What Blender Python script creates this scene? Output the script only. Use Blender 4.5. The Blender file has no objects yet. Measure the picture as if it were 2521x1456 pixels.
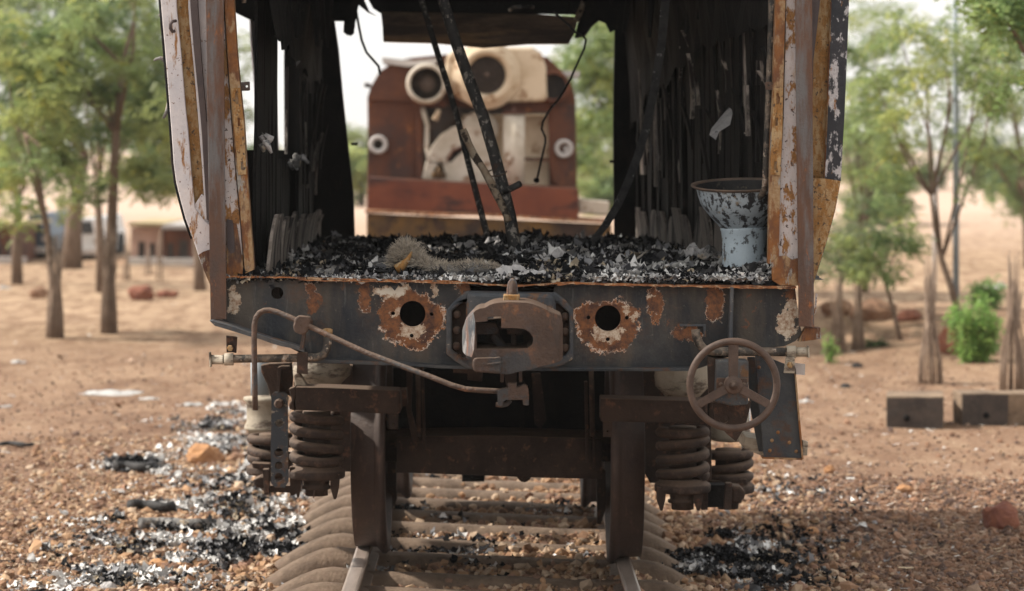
import bpy, bmesh, math, random
import numpy as np
from mathutils import Vector, Matrix, noise as mnoise
from mathutils.geometry import tessellate_polygon
random.seed(7); RNG = np.random.default_rng(11)
scene = bpy.context.scene
COL = scene.collection
# ------------------------------------------------------------------ camera, sky, sun
CAMH = 1.70; FOC = 7000.0; CX = 1260.0; HY = 370.0      # picture 2521 x 1456 units, horizon row 370
cam_d = bpy.data.cameras.new('camera'); cam = bpy.data.objects.new('camera', cam_d); COL.objects.link(cam)
cam.location = (0, 0, CAMH); cam.rotation_euler = (math.radians(90), 0, 0)
cam_d.sensor_width = 36; cam_d.lens = FOC / 2521 * 36
cam_d.shift_y = -(728 - HY) / 2521; cam_d.clip_start = .1; cam_d.clip_end = 6000
cam_d.dof.use_dof = True; cam_d.dof.focus_distance = 9.95; cam_d.dof.aperture_fstop = 3.5; cam_d.dof.aperture_blades = 0
scene.camera = cam
world = bpy.data.worlds.new('World'); scene.world = world; world.use_nodes = True
wn = world.node_tree; wn.nodes.clear()
SUN_TO = Vector((-.76, .10, .62)).normalized()
sky = wn.nodes.new('ShaderNodeTexSky'); sky.sky_type = 'NISHITA'; sky.sun_disc = False
sky.sun_elevation = math.asin(SUN_TO.z); sky.sun_rotation = math.atan2(SUN_TO.x, SUN_TO.y)
sky.dust_density = 4.0; sky.air_density = 1.2; sky.ozone_density = 1.0
hs = wn.nodes.new('ShaderNodeHueSaturation'); hs.inputs['Saturation'].default_value = .22
bg = wn.nodes.new('ShaderNodeBackground'); bg.inputs[1].default_value = .102
ow = wn.nodes.new('ShaderNodeOutputWorld')
hz = wn.nodes.new('ShaderNodeMix'); hz.data_type = 'RGBA'; hz.inputs[0].default_value = .72; hz.inputs[7].default_value = (8.4, 8.2, 7.9, 1)   # milky dust haze over the whole sky
wn.links.new(sky.outputs[0], hs.inputs['Color']); wn.links.new(hs.outputs[0], hz.inputs[6]); wn.links.new(hz.outputs[2], bg.inputs[0]); wn.links.new(bg.outputs[0], ow.inputs[0])
sd = bpy.data.lights.new('sun', 'SUN'); sd.energy = 4.1; sd.angle = math.radians(2.4); sd.color = (1, .93, .83)
sun = bpy.data.objects.new('sun', sd); COL.objects.link(sun); sun.location = (-20, 2, 20)
sun.rotation_euler = SUN_TO.to_track_quat('Z', 'Y').to_euler()
scene.view_settings.view_transform = 'Standard'; scene.view_settings.look = 'None'
scene.view_settings.exposure = 0.72; scene.view_settings.gamma = 1; scene.view_settings.use_curve_mapping = False
scene.cycles.max_bounces = 5; scene.cycles.diffuse_bounces = 3; scene.cycles.transparent_max_bounces = 4
scene.cycles.use_denoising = True
# ------------------------------------------------------------------ helpers
def fx(px, Y): return (px - CX) / FOC * Y
def fz(py, Y): return CAMH - (py - HY) / FOC * Y
def W(px, py, Y): return Vector((fx(px, Y), Y, fz(py, Y)))
def tag(o, label=None, cat=None, group=None, kind=None):
    for k, v in (('label', label), ('category', cat), ('group', group), ('kind', kind)):
        if v: o[k] = v
    return o
def empty(name, loc, label=None, cat=None, group=None):
    o = bpy.data.objects.new(name, None); COL.objects.link(o); o.location = loc; o.empty_display_size = .1
    return tag(o, label, cat, group)
def wloc(o):
    v = Vector(o.location)
    while o.parent: o = o.parent; v += Vector(o.location)
    return v
class MB:
    def __init__(s): s.v = []; s.f = []; s.sm = []
    def add(s, vs, fs, smooth=False):
        b = len(s.v); s.v += [tuple(v) for v in vs]
        s.f += [tuple(i + b for i in f) for f in fs]; s.sm += [smooth] * len(fs); return s
    def box(s, a, b, rot=None, piv=None):
        (x0, y0, z0), (x1, y1, z1) = a, b
        vs = [Vector(p) for p in ((x0,y0,z0),(x1,y0,z0),(x1,y1,z0),(x0,y1,z0),(x0,y0,z1),(x1,y0,z1),(x1,y1,z1),(x0,y1,z1))]
        if rot is not None:
            p = Vector(piv) if piv is not None else (Vector(a) + Vector(b)) / 2
            vs = [rot @ (v - p) + p for v in vs]
        return s.add(vs, [(0,3,2,1),(4,5,6,7),(0,1,5,4),(1,2,6,5),(2,3,7,6),(3,0,4,7)])
    def pbox(s, x0, y0, x1, y1, Y, d): return s.prism([(x0,y0),(x1,y0),(x1,y1),(x0,y1)], Y, Y + d)
    def prism(s, pts, Y0, Y1, holes=(), taper=0):
        loops = [list(pts)] + [list(h) for h in holes]
        fl = [[W(x, y, Y0) for x, y in l] for l in loops]
        flat = [p for l in fl for p in l]; n = len(flat)
        tris = tessellate_polygon([[Vector((p.x, p.z, 0)) for p in l] for l in fl])
        back = [Vector((p.x, Y1, p.z)) for p in flat]
        fs = []
        for t in tris:
            a, b, c = [flat[i] for i in t]
            cr = (b - a).cross(c - a).y
            t = tuple(t) if cr < 0 else tuple(reversed(t))
            fs.append(t); fs.append(tuple(i + n for i in reversed(t)))
        o = 0
        for k, l in enumerate(fl):
            m = len(l)
            area = sum(l[i].x * l[(i+1) % m].z - l[(i+1) % m].x * l[i].z for i in range(m))
            ccw = area > 0
            for i in range(m):
                j = (i + 1) % m
                q = (o+i, o+j, o+j+n, o+i+n)
                if (ccw if k == 0 else not ccw): q = tuple(reversed(q))
                fs.append(q)
            o += m
        return s.add(flat + back, fs)
    def tube(s, pts, r, seg=10, caps=True, smooth=True):
        pts = [Vector(p) for p in pts]; n = len(pts)
        rs = r if isinstance(r, (list, tuple)) else [r] * n
        vs = []; fs = []
        up = None
        for i, p in enumerate(pts):
            t = (pts[min(i+1, n-1)] - pts[max(i-1, 0)]).normalized()
            if up is None:
                up = t.orthogonal().normalized()
            else:
                up = (up - t * up.dot(t)); up = up.normalized() if up.length > 1e-6 else t.orthogonal().normalized()
            bn = t.cross(up)
            for k in range(seg):
                a = 2 * math.pi * k / seg
                vs.append(p + (up * math.cos(a) + bn * math.sin(a)) * rs[i])
        for i in range(n - 1):
            for k in range(seg):
                k2 = (k + 1) % seg
                fs.append((i*seg+k, i*seg+k2, (i+1)*seg+k2, (i+1)*seg+k))
        if caps:
            fs.append(tuple(range(seg))[::-1]); fs.append(tuple((n-1)*seg + k for k in range(seg)))
        return s.add(vs, fs, smooth)
    def lathe(s, c, prof, seg=32, axis='Z', rot=None, closed=False, smooth=True):
        c = Vector(c); vs = []; fs = []
        for r, h in prof:
            for k in range(seg):
                a = 2 * math.pi * k / seg
                p = Vector((r * math.cos(a), r * math.sin(a), h))
                if axis == 'X': p = Vector((p.z, p.x, p.y))
                if axis == 'Y': p = Vector((p.x, p.z, p.y))
                if rot is not None: p = rot @ p
                vs.append(c + p)
        n = len(prof)
        for i in range(n - 1 + (1 if closed else 0)):
            i2 = (i + 1) % n
            for k in range(seg):
                k2 = (k + 1) % seg
                fs.append((i*seg+k, i*seg+k2, i2*seg+k2, i2*seg+k))
        return s.add(vs, fs, smooth)
def build(name, mb, mat, parent=None, bevel=0, seg=2, label=None, cat=None, kind=None, group=None, sub=0, disp=None, loc=None):
    me = bpy.data.meshes.new(name)
    off = Vector(loc) if loc is not None else (wloc(parent) if parent is not None and parent.parent is None and parent.type == 'EMPTY' else Vector((0,0,0)))
    if parent is not None: off = Vector((0,0,0))
    vs = [(v[0]-off.x, v[1]-off.y, v[2]-off.z) for v in mb.v]
    me.from_pydata(vs, [], mb.f); me.validate()
    if len(me.polygons) == len(mb.sm): me.polygons.foreach_set('use_smooth', mb.sm)
    if mat: me.materials.append(mat)
    o = bpy.data.objects.new(name, me); COL.objects.link(o)
    if parent is not None:
        o.parent = parent; o.location = -wloc(parent)
    else: o.location = off
    bm = bmesh.new(); bm.from_mesh(me); bmesh.ops.recalc_face_normals(bm, faces=bm.faces); bm.to_mesh(me); bm.free()
    if bevel:
        m = o.modifiers.new('bevel', 'BEVEL'); m.width = bevel; m.segments = seg; m.limit_method = 'ANGLE'; m.angle_limit = math.radians(40)
    if disp:   # (strength, scale, cuts) real dents from noise
        bm = bmesh.new(); bm.from_mesh(me)
        if disp[2]:
            bmesh.ops.triangulate(bm, faces=[f for f in bm.faces if len(f.verts) > 4])
            bmesh.ops.subdivide_edges(bm, edges=[e for e in bm.edges if e.calc_length() > disp[2]], cuts=max(1, int(.5 + disp[3])) if len(disp) > 3 else 3, use_grid_fill=True)
        for v in bm.verts: v.co += disp[0] * Vector(mnoise.noise_vector(v.co * disp[1]))
        bm.to_mesh(me); bm.free()
    return tag(o, label, cat, group, kind)
def npmesh(name, V, F, mat, tint=None, parent=None, smooth=False, **kw):
    """V (n,3), F (m,3|4) -> object, tint (n,3) written to colour attribute 'tint'"""
    me = bpy.data.meshes.new(name); k = F.shape[1]
    me.vertices.add(len(V)); me.vertices.foreach_set('co', V.astype(np.float32).ravel())
    me.loops.add(F.size); me.loops.foreach_set('vertex_index', F.astype(np.int32).ravel())
    me.polygons.add(len(F)); me.polygons.foreach_set('loop_start', np.arange(0, F.size, k, dtype=np.int32))
    me.polygons.foreach_set('use_smooth', np.full(len(F), smooth))
    me.update(calc_edges=True)
    if tint is not None:
        at = me.attributes.new('tint', 'FLOAT_COLOR', 'POINT')
        at.data.foreach_set('color', np.concatenate([tint, np.ones((len(V), 1))], 1).astype(np.float32).ravel())
    me.materials.append(mat)
    o = bpy.data.objects.new(name, me); COL.objects.link(o)
    if parent is not None: o.parent = parent; o.location = -wloc(parent)
    return tag(o, **kw)
def rotmats(n, tilt=math.pi, rng=RNG):
    """random rotations: spin about z then tilt about a random horizontal axis"""
    a = rng.uniform(0, 2*np.pi, n); t = rng.normal(0, 1, n) * tilt; b = rng.uniform(0, 2*np.pi, n)
    ca, sa = np.cos(a), np.sin(a); Z = np.zeros(n); O = np.ones(n)
    Rz = np.stack([np.stack([ca,-sa,Z],1), np.stack([sa,ca,Z],1), np.stack([Z,Z,O],1)],1)
    cb, sb = np.cos(b), np.sin(b); ct, st = np.cos(t), np.sin(t)
    Rb = np.stack([np.stack([cb,-sb,Z],1), np.stack([sb,cb,Z],1), np.stack([Z,Z,O],1)],1)
    Rx = np.stack([np.stack([O,Z,Z],1), np.stack([Z,ct,-st],1), np.stack([Z,st,ct],1)],1)
    return Rb @ Rx @ np.transpose(Rb, (0,2,1)) @ Rz
def scatter(TV, TF, P, S, R, C=None):
    """TV (k,3) or (T,k,3) template(s); P (n,3); S (n,) or (n,3); R (n,3,3); C (n,3)"""
    n = len(P)
    if TV.ndim == 3: T = TV[RNG.integers(0, len(TV), n)]
    else: T = np.broadcast_to(TV, (n,) + TV.shape)
    S = S[:, None] if S.ndim == 1 else S
    V = np.einsum('nij,nkj->nki', R, T * S[:, None, :]) + P[:, None, :]
    k = T.shape[1]
    F = (TF[None] + (np.arange(n) * k)[:, None, None]).reshape(-1, TF.shape[1])
    tint = None if C is None else np.repeat(C, k, 0)
    return V.reshape(-1, 3), F, tint
# ------------------------------------------------------------------ materials
class NT:
    def __init__(s, name):
        s.m = bpy.data.materials.new(name); s.m.use_nodes = True; s.t = s.m.node_tree; s.n = s.t.nodes
        s.b = s.n['Principled BSDF']; s.co = s.n.new('ShaderNodeTexCoord').outputs['Object']
    def link(s, a, b): s.t.links.new(a, b)
    def mapped(s, sc):
        if sc == 1: return s.co
        m = s.n.new('ShaderNodeMapping'); m.inputs['Scale'].default_value = sc if isinstance(sc, (tuple, list)) else (sc,)*3
        s.link(s.co, m.inputs[0]); return m.outputs[0]
    def noise(s, scale, detail=4, rough=.6, st=None, off=0):
        x = s.n.new('ShaderNodeTexNoise'); x.inputs['Scale'].default_value = scale; x.inputs['Detail'].default_value = detail
        x.inputs['Roughness'].default_value = rough
        v = s.mapped(st) if st else s.co
        if off:
            a = s.n.new('ShaderNodeVectorMath'); a.operation = 'ADD'; a.inputs[1].default_value = (off, off*1.7, off*.6); s.link(v, a.inputs[0]); v = a.outputs[0]
        s.link(v, x.inputs['Vector']); return x
    def ramp(s, inp, a, b, ca=(0,0,0), cb=(1,1,1)):
        r = s.n.new('ShaderNodeValToRGB'); e = r.color_ramp.elements
        e[0].position = max(0, a); e[1].position = min(1, b); e[0].color = (*ca, 1); e[1].color = (*cb, 1)
        s.link(inp, r.inputs[0]); return r.outputs[0]
    def math(s, op, a, b=None, clamp=False):
        m = s.n.new('ShaderNodeMath'); m.operation = op; m.use_clamp = clamp
        for i, x in enumerate((a, b)):
            if x is None: continue
            if isinstance(x, (int, float)): m.inputs[i].default_value = x
            else: s.link(x, m.inputs[i])
        return m.outputs[0]
    def mix(s, f, a, b):
        m = s.n.new('ShaderNodeMix'); m.data_type = 'RGBA'
        for i, x in ((0, f), (6, a), (7, b)):
            if isinstance(x, (int, float)): m.inputs[i].default_value = x
            elif isinstance(x, tuple): m.inputs[i].default_value = (*x, 1)
            else: s.link(x, m.inputs[i])
        return m.outputs[2]
    def done(s, col, rough=.8, bump=0, bscale=60, metal=0, spec=.3, bumpin=None):
        if isinstance(col, tuple): s.b.inputs['Base Color'].default_value = (*col, 1)
        else: s.link(col, s.b.inputs['Base Color'])
        s.b.inputs['Roughness'].default_value = rough; s.b.inputs['Metallic'].default_value = metal
        s.b.inputs['Specular IOR Level'].default_value = spec
        if bump:
            h = bumpin if bumpin is not None else s.noise(bscale, 6, .65).outputs[0]
            bn = s.n.new('ShaderNodeBump'); bn.inputs['Strength'].default_value = min(1, bump); bn.inputs['Distance'].default_value = .01
            s.link(h, bn.inputs['Height']); s.link(bn.outputs[0], s.b.inputs['Normal'])
        return s.m
def layered(name, c1, c2, scale, layers=(), rough=.8, bump=.4, bscale=60, metal=0, spec=.3, dust=None, st=None):
    """layers: (colour a, colour b, noise scale, threshold, softness, stretch)"""
    t = NT(name); n = t.noise(scale, 7, .7, st)
    col = t.ramp(n.outputs[0], .40, .60, c1, c2)
    for i, (ca, cb, sc, th, so, stx) in enumerate(layers):
        m = t.noise(sc, 8, .7, stx, 3.1 * (i + 1)); mask = t.ramp(m.outputs[0], th - .045, th - .045 + so * .8)
        cc = t.ramp(t.noise(sc * 4, 4, .6, None, 5.5 + i).outputs[0], .35, .65, ca, cb)
        col = t.mix(mask, col, cc)
    if dust:   # dust lies on what faces up
        g = t.n.new('ShaderNodeNewGeometry'); sx = t.n.new('ShaderNodeSeparateXYZ'); t.link(g.outputs['Normal'], sx.inputs[0])
        k = t.math('ADD', sx.outputs[2], t.math('MULTIPLY', t.noise(25, 4, .6).outputs[0], .5))
        col = t.mix(t.math('MULTIPLY', t.ramp(k, .45, 1.0), dust[1]), col, dust[0])
    return t.done(col, rough, bump, bscale, metal, spec)
def tinted(name, rough=.9, bump=0, trans=0, spec=.2, mul=1):
    t = NT(name); a = t.n.new('ShaderNodeAttribute'); a.attribute_name = 'tint'
    m = t.done(a.outputs['Color'], rough, bump, 80, 0, spec)
    if trans:
        tr = t.n.new('ShaderNodeBsdfTranslucent'); t.link(a.outputs['Color'], tr.inputs[0])
        mx = t.n.new('ShaderNodeMixShader'); mx.inputs[0].default_value = trans
        o = t.n['Material Output']; t.link(t.b.outputs[0], mx.inputs[1]); t.link(tr.outputs[0], mx.inputs[2]); t.link(mx.outputs[0], o.inputs[0])
    return m
RU1 = (.30, .115, .03); RU2 = (.16, .055, .022); RUP = (.13, .06, .045)
M = {}
def headstock_material():
    t = NT('painted_headstock')
    n = t.noise(2.6, 9, .72); col = t.ramp(n.outputs[0], .41, .60, (.010, .014, .020), (.048, .047, .046))
    wr_ = t.noise(30, 6, .8, (1, 1, .12), 21); col = t.mix(t.math('MULTIPLY', t.ramp(wr_.outputs[0], .56, .68), .5), col, (.17, .165, .155))
    so_ = t.noise(1.7, 7, .75, None, 31); col = t.mix(t.math('MULTIPLY', t.ramp(so_.outputs[0], .50, .60), .7), col, (.008, .009, .011))
    streak = t.noise(9, 5, .6, (1, 1, .22), 4); col = t.mix(t.math('MULTIPLY', t.ramp(streak.outputs[0], .47, .64), .45), col, (.11, .085, .06))
    sp = t.noise(70, 4, .7, None, 9); col = t.mix(t.math('MULTIPLY', t.ramp(sp.outputs[0], .62, .72), .6), col, (.20, .17, .13))
    br = t.noise(7, 8, .75, None, 2.3); col = t.mix(t.math('MULTIPLY', t.ramp(br.outputs[0], .56, .68), .75), col, (.085, .045, .028))
    # distorted position for the burnt / scraped patches
    nz = t.noise(42, 6, .8, None, 1.3); sub = t.n.new('ShaderNodeVectorMath'); sub.operation = 'SUBTRACT'; sub.inputs[1].default_value = (.5,.5,.5); t.link(nz.outputs['Color'], sub.inputs[0])
    scl = t.n.new('ShaderNodeVectorMath'); scl.operation = 'SCALE'; scl.inputs['Scale'].default_value = .075; t.link(sub.outputs[0], scl.inputs[0])
    ad = t.n.new('ShaderNodeVectorMath'); ad.operation = 'ADD'; t.link(t.co, ad.inputs[0]); t.link(scl.outputs[0], ad.inputs[1])
    nz2 = t.noise(11, 4, .7, None, 41); sb2 = t.n.new('ShaderNodeVectorMath'); sb2.operation = 'SUBTRACT'; sb2.inputs[1].default_value = (.5,.5,.5); t.link(nz2.outputs['Color'], sb2.inputs[0])
    sc2 = t.n.new('ShaderNodeVectorMath'); sc2.operation = 'SCALE'; sc2.inputs['Scale'].default_value = .10; t.link(sb2.outputs[0], sc2.inputs[0])
    ad2 = t.n.new('ShaderNodeVectorMath'); ad2.operation = 'ADD'; t.link(ad.outputs[0], ad2.inputs[0]); t.link(sc2.outputs[0], ad2.inputs[1]); P = ad2.outputs[0]
    def dist(blobs):
        cur = None
        for bl in blobs:
            x, y, rx, ry = bl[:4]
            a = t.n.new('ShaderNodeVectorMath'); a.operation = 'SUBTRACT'; p = W(x, y, 10); a.inputs[1].default_value = p; t.link(P, a.inputs[0])
            b = t.n.new('ShaderNodeVectorMath'); b.operation = 'MULTIPLY'; b.inputs[1].default_value = (700/rx, 0, 700/ry); t.link(a.outputs[0], b.inputs[0])
            if len(bl) > 4:    # squarish plate mark
                sq = t.n.new('ShaderNodeSeparateXYZ'); t.link(b.outputs[0], sq.inputs[0])
                e = t.math('ADD', t.math('POWER', t.math('ABSOLUTE', sq.outputs[0]), bl[4]), t.math('POWER', t.math('ABSOLUTE', sq.outputs[2]), bl[4]))
                val = t.math('POWER', e, 1/bl[4])
            else:
                c = t.n.new('ShaderNodeVectorMath'); c.operation = 'LENGTH'; t.link(b.outputs[0], c.inputs[0]); val = c.outputs['Value']
            cur = val if cur is None else t.math('MINIMUM', cur, val)
        return cur
    rust = dist([(1013,782,80,42,4), (1013,800,70,56), (1496,785,78,42,4), (1498,808,68,62), (771,725,15,36,3), (897,718,14,46,3), (764,757,13,12), (1612,742,17,36,3), (1612,772,9,22), (1755,748,24,40,3), (1690,820,38,18), (1160,705,30,16), (1000,740,60,22), (1950,725,10,30)])
    rc = t.ramp(t.noise(35, 6, .7, None, 7).outputs[0], .38, .62, (.055, .024, .016), (.22, .085, .028))
    rim = t.ramp(t.noise(50, 5, .7, None, 8).outputs[0], .40, .60, (.42, .17, .05), (.62, .58, .52))
    w1 = t.ramp(rust, .0, 1.0); 
    halo = t.ramp(rust, .95, 1.0)
    hal = t.n.new('ShaderNodeMapRange'); hal.inputs[1].default_value = 1.0; hal.inputs[2].default_value = 1.7; hal.inputs[3].default_value = .75; hal.inputs[4].default_value = 0; t.link(rust, hal.inputs[0])
    col = t.mix(t.math('MULTIPLY', hal.outputs[0], t.ramp(t.noise(8, 7, .75, None, 51).outputs[0], .44, .58)), col, (.070, .040, .026))
    m_rim = t.math('LESS_THAN', rust, 1.035); m_in = t.math('LESS_THAN', rust, .96)
    col = t.mix(t.math('MULTIPLY', m_rim, t.ramp(t.noise(13, 4, .7, None, 3).outputs[0], .45, .52)), col, rim)
    col = t.mix(m_in, col, rc)
    cream = dist([(965,718,50,19), (1075,714,10,14), (1013,818,34,20,3), (1496,822,36,22,3), (985,765,10,12), (1540,760,9,14), (572,715,14,14), (575,745,14,26), (1935,800,26,34), (1948,765,14,30), (1560,778,10,9), (1605,725,8,7)])
    cc = t.ramp(t.noise(45, 6, .75, None, 6).outputs[0], .36, .58, (.20, .085, .03), (.55, .47, .37))
    col = t.mix(t.math('LESS_THAN', cream, .95), col, cc)
    wht = dist([(965,718,42,13)]); col = t.mix(t.math('LESS_THAN', wht, .9), col, (.60, .56, .48))
    dots = dist([(x, y, r, r) for x, y, r in ((655,748,4),(845,707,4),(1730,740,4),(1862,765,4),(1840,722,5),(1830,795,5),(860,700,3),(1640,795,3),(1880,750,3))])
    col = t.mix(t.math('LESS_THAN', dots, 1), col, (.12, .05, .025))
    return t.done(col, .62, .5, 45, 0, .35)
def mats():
    M['slate'] = headstock_material()
    M['slate2'] = layered('slate_paint', (.035,.042,.052), (.09,.09,.09), 5, [((.16,.08,.035), (.07,.04,.03), 10, .58, .1, None), ((.3,.27,.22), (.18,.15,.12), 40, .66, .05, None)], .6, .4, 50)
    M['slate_dk'] = layered('dark_slate_paint', (.022,.028,.036), (.055,.058,.06), 5, [((.09,.045,.025), (.05,.03,.022), 9, .58, .1, None)], .6, .4, 50)
    M['orange'] = layered('orange_rust_metal', (.24,.095,.026), (.13,.055,.026), 9, [((.34,.24,.14), (.26,.15,.07), 18, .54, .08, (1,1,.4)), ((.10,.045,.03), (.07,.04,.03), 6, .57, .06, (1,1,.3)), ((.30,.29,.27), (.22,.20,.18), 30, .62, .05, (1,1,.3))], .75, .5, 60)
    M['lip'] = layered('rusted_plate_edge', (.36,.14,.05), (.13,.055,.03), 22, [((.5,.36,.24), (.36,.2,.1), 40, .56, .08, None)], .8, .8, 60)
    M['cream'] = layered('rusted_cream_paint', (.62,.55,.53), (.50,.46,.46), 4, [((.34,.17,.055), (.22,.10,.035), 26, .555, .06, (1,1,.45)), ((.40,.24,.10), (.28,.13,.05), 7, .60, .10, (1,1,.25)), ((.05,.035,.03), (.10,.06,.05), 55, .63, .03, None)], .7, .5, 60)
    M['cream_w'] = layered('white_paint_with_rust_runs', (.66,.61,.60), (.52,.50,.52), 5, [((.36,.18,.06), (.22,.10,.04), 16, .60, .07, (1,1,.22)), ((.10,.06,.05), (.2,.1,.06), 60, .66, .02, None)], .65, .4, 60)
    M['tan'] = layered('tan_rusted_paint', (.40,.28,.15), (.30,.18,.08), 12, [((.22,.11,.035), (.32,.16,.05), 40, .5, .1, (1,1,.4)), ((.10,.07,.05), (.06,.04,.03), 60, .62, .05, None)], .8, .6, 70)
    M['soot_white'] = layered('soot_over_white_paint', (.02,.022,.028), (.035,.035,.04), 6, [((.50,.48,.48), (.36,.34,.35), 30, .58, .06, (1,1,.5)), ((.30,.14,.05), (.2,.1,.04), 22, .64, .05, (1,1,.4))], .65, .4, 60)
    M['strip'] = layered('dark_grey_strip', (.060,.048,.050), (.085,.065,.062), 8, (), .7, .3, 50)
    # angle-iron posts: scaled purple-brown steel with a bluish worn band
    t = NT('scaled_steel_post'); n = t.noise(7, 8, .7, (1,1,.5)); col = t.ramp(n.outputs[0], .38, .62, (.125,.062,.037), (.078,.052,.043))
    g = t.noise(16, 6, .7, (1,1,.16), 4); col = t.mix(t.math('MULTIPLY', t.ramp(g.outputs[0], .48, .62), .75), col, (.14,.145,.15))
    o = t.noise(22, 6, .75, (1,1,.35), 7); col = t.mix(t.ramp(o.outputs[0], .60, .68), col, (.27,.10,.035)); M['post'] = t.done(col, .72, .5, 80)
    M['coupler'] = layered('dusty_brown_cast_iron', (.048,.029,.021), (.090,.054,.038), 7, [((.08,.05,.04), (.06,.05,.05), 9, .62, .06, None), ((.22,.10,.045), (.15,.07,.04), 14, .62, .1, None), ((.035,.035,.038), (.05,.048,.048), 4.5, .60, .06, None)], .66, 1, 55, 0, .4, ((.17,.115,.08), .5))
    M['grey_iron'] = layered('blue_grey_scraped_iron', (.05,.06,.07), (.13,.135,.135), 8, [((.20,.115,.08), (.15,.08,.06), 10, .52, .12, (1,1,.3)), ((.34,.33,.32), (.28,.27,.27), 22, .60, .08, (1,1,.25))], .55, .4, 70)
    M['wheelrim'] = layered('brown_dusted_handwheel', (.056,.035,.026), (.090,.057,.042), 14, [((.09,.055,.045), (.07,.05,.04), 12, .62, .05, None)], .6, .35, 80, 0, .4)
    M['bogie'] = layered('dark_dusty_bogie_iron', (.024,.016,.013), (.048,.031,.023), 6, [((.12,.058,.035), (.09,.05,.035), 22, .60, .1, None)], .8, .6, 70, 0, .25, ((.20,.14,.10), .6))
    M['spring'] = layered('brown_coil_steel', (.024,.016,.013), (.056,.036,.026), 12, [((.07,.05,.04), (.1,.06,.045), 20, .58, .1, None)], .75, .6, 90, 0, .3, ((.17,.115,.08), .5))
    M['tyre'] = layered('dark_wheel_steel', (.034,.021,.017), (.055,.034,.026), 4, [((.10,.06,.045), (.08,.05,.04), 25, .6, .12, (1,.3,.3))], .6, .3, 60, 0, .4)
    M['dust_cream'] = layered('dusty_cream_enamel', (.30,.26,.20), (.40,.35,.28), 6, [((.13,.095,.07), (.09,.07,.055), 12, .56, .1, (.5,.5,1.6))], .75, .4, 60)
    M['pipe_dark'] = layered('burnt_pipe', (.026,.024,.023), (.07,.06,.05), 12, [((.5,.45,.38), (.2,.1,.05), 30, .62, .04, None), ((.2,.16,.12), (.12,.09,.07), 18, .52, .1, None)], .6, .5, 80)
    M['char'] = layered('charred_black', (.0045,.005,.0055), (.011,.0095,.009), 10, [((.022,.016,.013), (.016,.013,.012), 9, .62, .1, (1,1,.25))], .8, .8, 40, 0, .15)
    M['charwood'] = layered('charred_board', (.005,.005,.005), (.013,.011,.0105), 9, [((.06,.045,.04), (.035,.027,.024), 11, .62, .1, (1,1,.18))], .8, .8, 50, 0, .15, None, (2,2,.3))
    M['slat_pale'] = layered('scorched_pale_slat', (.55,.48,.41), (.30,.25,.21), 8, [((.02,.018,.018), (.04,.03,.028), 9, .47, .1, (1,1,.35))], .8, .5, 60)
    M['board_grey'] = layered('singed_grey_board', (.30,.26,.225), (.16,.135,.12), 14, [((.02,.018,.018), (.035,.028,.025), 8, .53, .12, (1,1,.3))], .85, .6, 60, 0, .2, None, (3,3,.3))
    M['pole'] = layered('scorched_pipe_with_ash_flecks', (.022,.022,.023), (.05,.046,.043), 9, [((.36,.33,.29), (.2,.17,.14), 42, .60, .03, (1,1,.6)), ((.08,.04,.025), (.05,.035,.03), 9, .6, .1, None)], .6, .6, 80)
    M['branch'] = layered('blistered_pale_pipe', (.42,.34,.25), (.30,.21,.14), 16, [((.035,.028,.025), (.07,.045,.03), 20, .57, .04, None)], .8, 1, 40)
    M['enamel'] = layered('white_enamel_with_soot', (.46,.53,.58), (.36,.42,.47), 6, [((.03,.032,.036), (.05,.05,.055), 34, .555, .05, (1,1,.55)), ((.30,.24,.17), (.22,.16,.1), 9, .66, .05, None)], .45, .4, 60)
    M['enamel_lo'] = layered('pale_blue_enamel', (.50,.58,.63), (.42,.50,.56), 5, [((.05,.055,.06), (.12,.13,.14), 30, .60, .06, None), ((.33,.28,.2), (.24,.18,.12), 8, .66, .06, None)], .4, .3, 60)
    M['soot'] = layered('sooty_bowl_inside', (.012,.013,.014), (.03,.028,.027), 12, [((.10,.08,.06), (.06,.05,.04), 24, .62, .08, None)], .7, .6, 60)
    M['rim'] = layered('brown_rusted_rim', (.10,.075,.06), (.16,.11,.08), 16, (), .7, .5, 60)
    M['loco_rust'] = layered('locomotive_rust', (.085,.034,.022), (.135,.05,.026), 2.2, [((.055,.03,.026), (.07,.035,.028), 3, .55, .14, (1,1,.5)), ((.26,.10,.035), (.2,.075,.03), 5, .64, .1, None)], .8, .3, 40)
    M['loco_red'] = layered('faded_red_apron_painted_shade', (.115,.034,.020), (.165,.05,.026), 2.5, [((.05,.022,.018), (.04,.02,.018), 2.2, .555, .12, (.6,1,1.6))], .75, .2, 40)  # dark blotches paint the shadow low on the apron into its colour
    M['loco_cream'] = layered('weathered_cream_casing', (.50,.385,.26), (.62,.50,.36), 2.5, [((.30,.17,.08), (.24,.13,.07), 6, .60, .1, None)], .7, .3, 40)
    M['loco_white'] = layered('chalky_white_casing', (.58,.52,.44), (.44,.38,.30), 4, [((.20,.12,.08), (.28,.17,.1), 8, .60, .08, None)], .7, .3, 40)
    M['loco_yellow'] = layered('dirty_yellow_beam', (.14,.075,.020), (.065,.038,.02), 3, [((.02,.014,.012), (.05,.025,.015), 3, .52, .1, None)], .75, .2, 40)
    M['loco_dark'] = layered('dark_grille', (.018,.015,.014), (.05,.034,.026), 5, (), .7, .3, 40)
    M['ring'] = layered('pale_lamp_ring', (.50,.48,.46), (.42,.38,.36), 6, (), .6, .2, 40)
    M['grille'] = layered('brown_grille', (.10,.07,.055), (.06,.042,.034), 9, (), .7, .3, 40)
    M['head'] = layered('scorched_header_sheet', (.30,.19,.12), (.10,.07,.055), 3, [((.5,.29,.14), (.38,.21,.11), 3, .55, .15, (.3,1,2.6))], .7, .3, 40, 0, .2, None, (.5,1,2.5))
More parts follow.
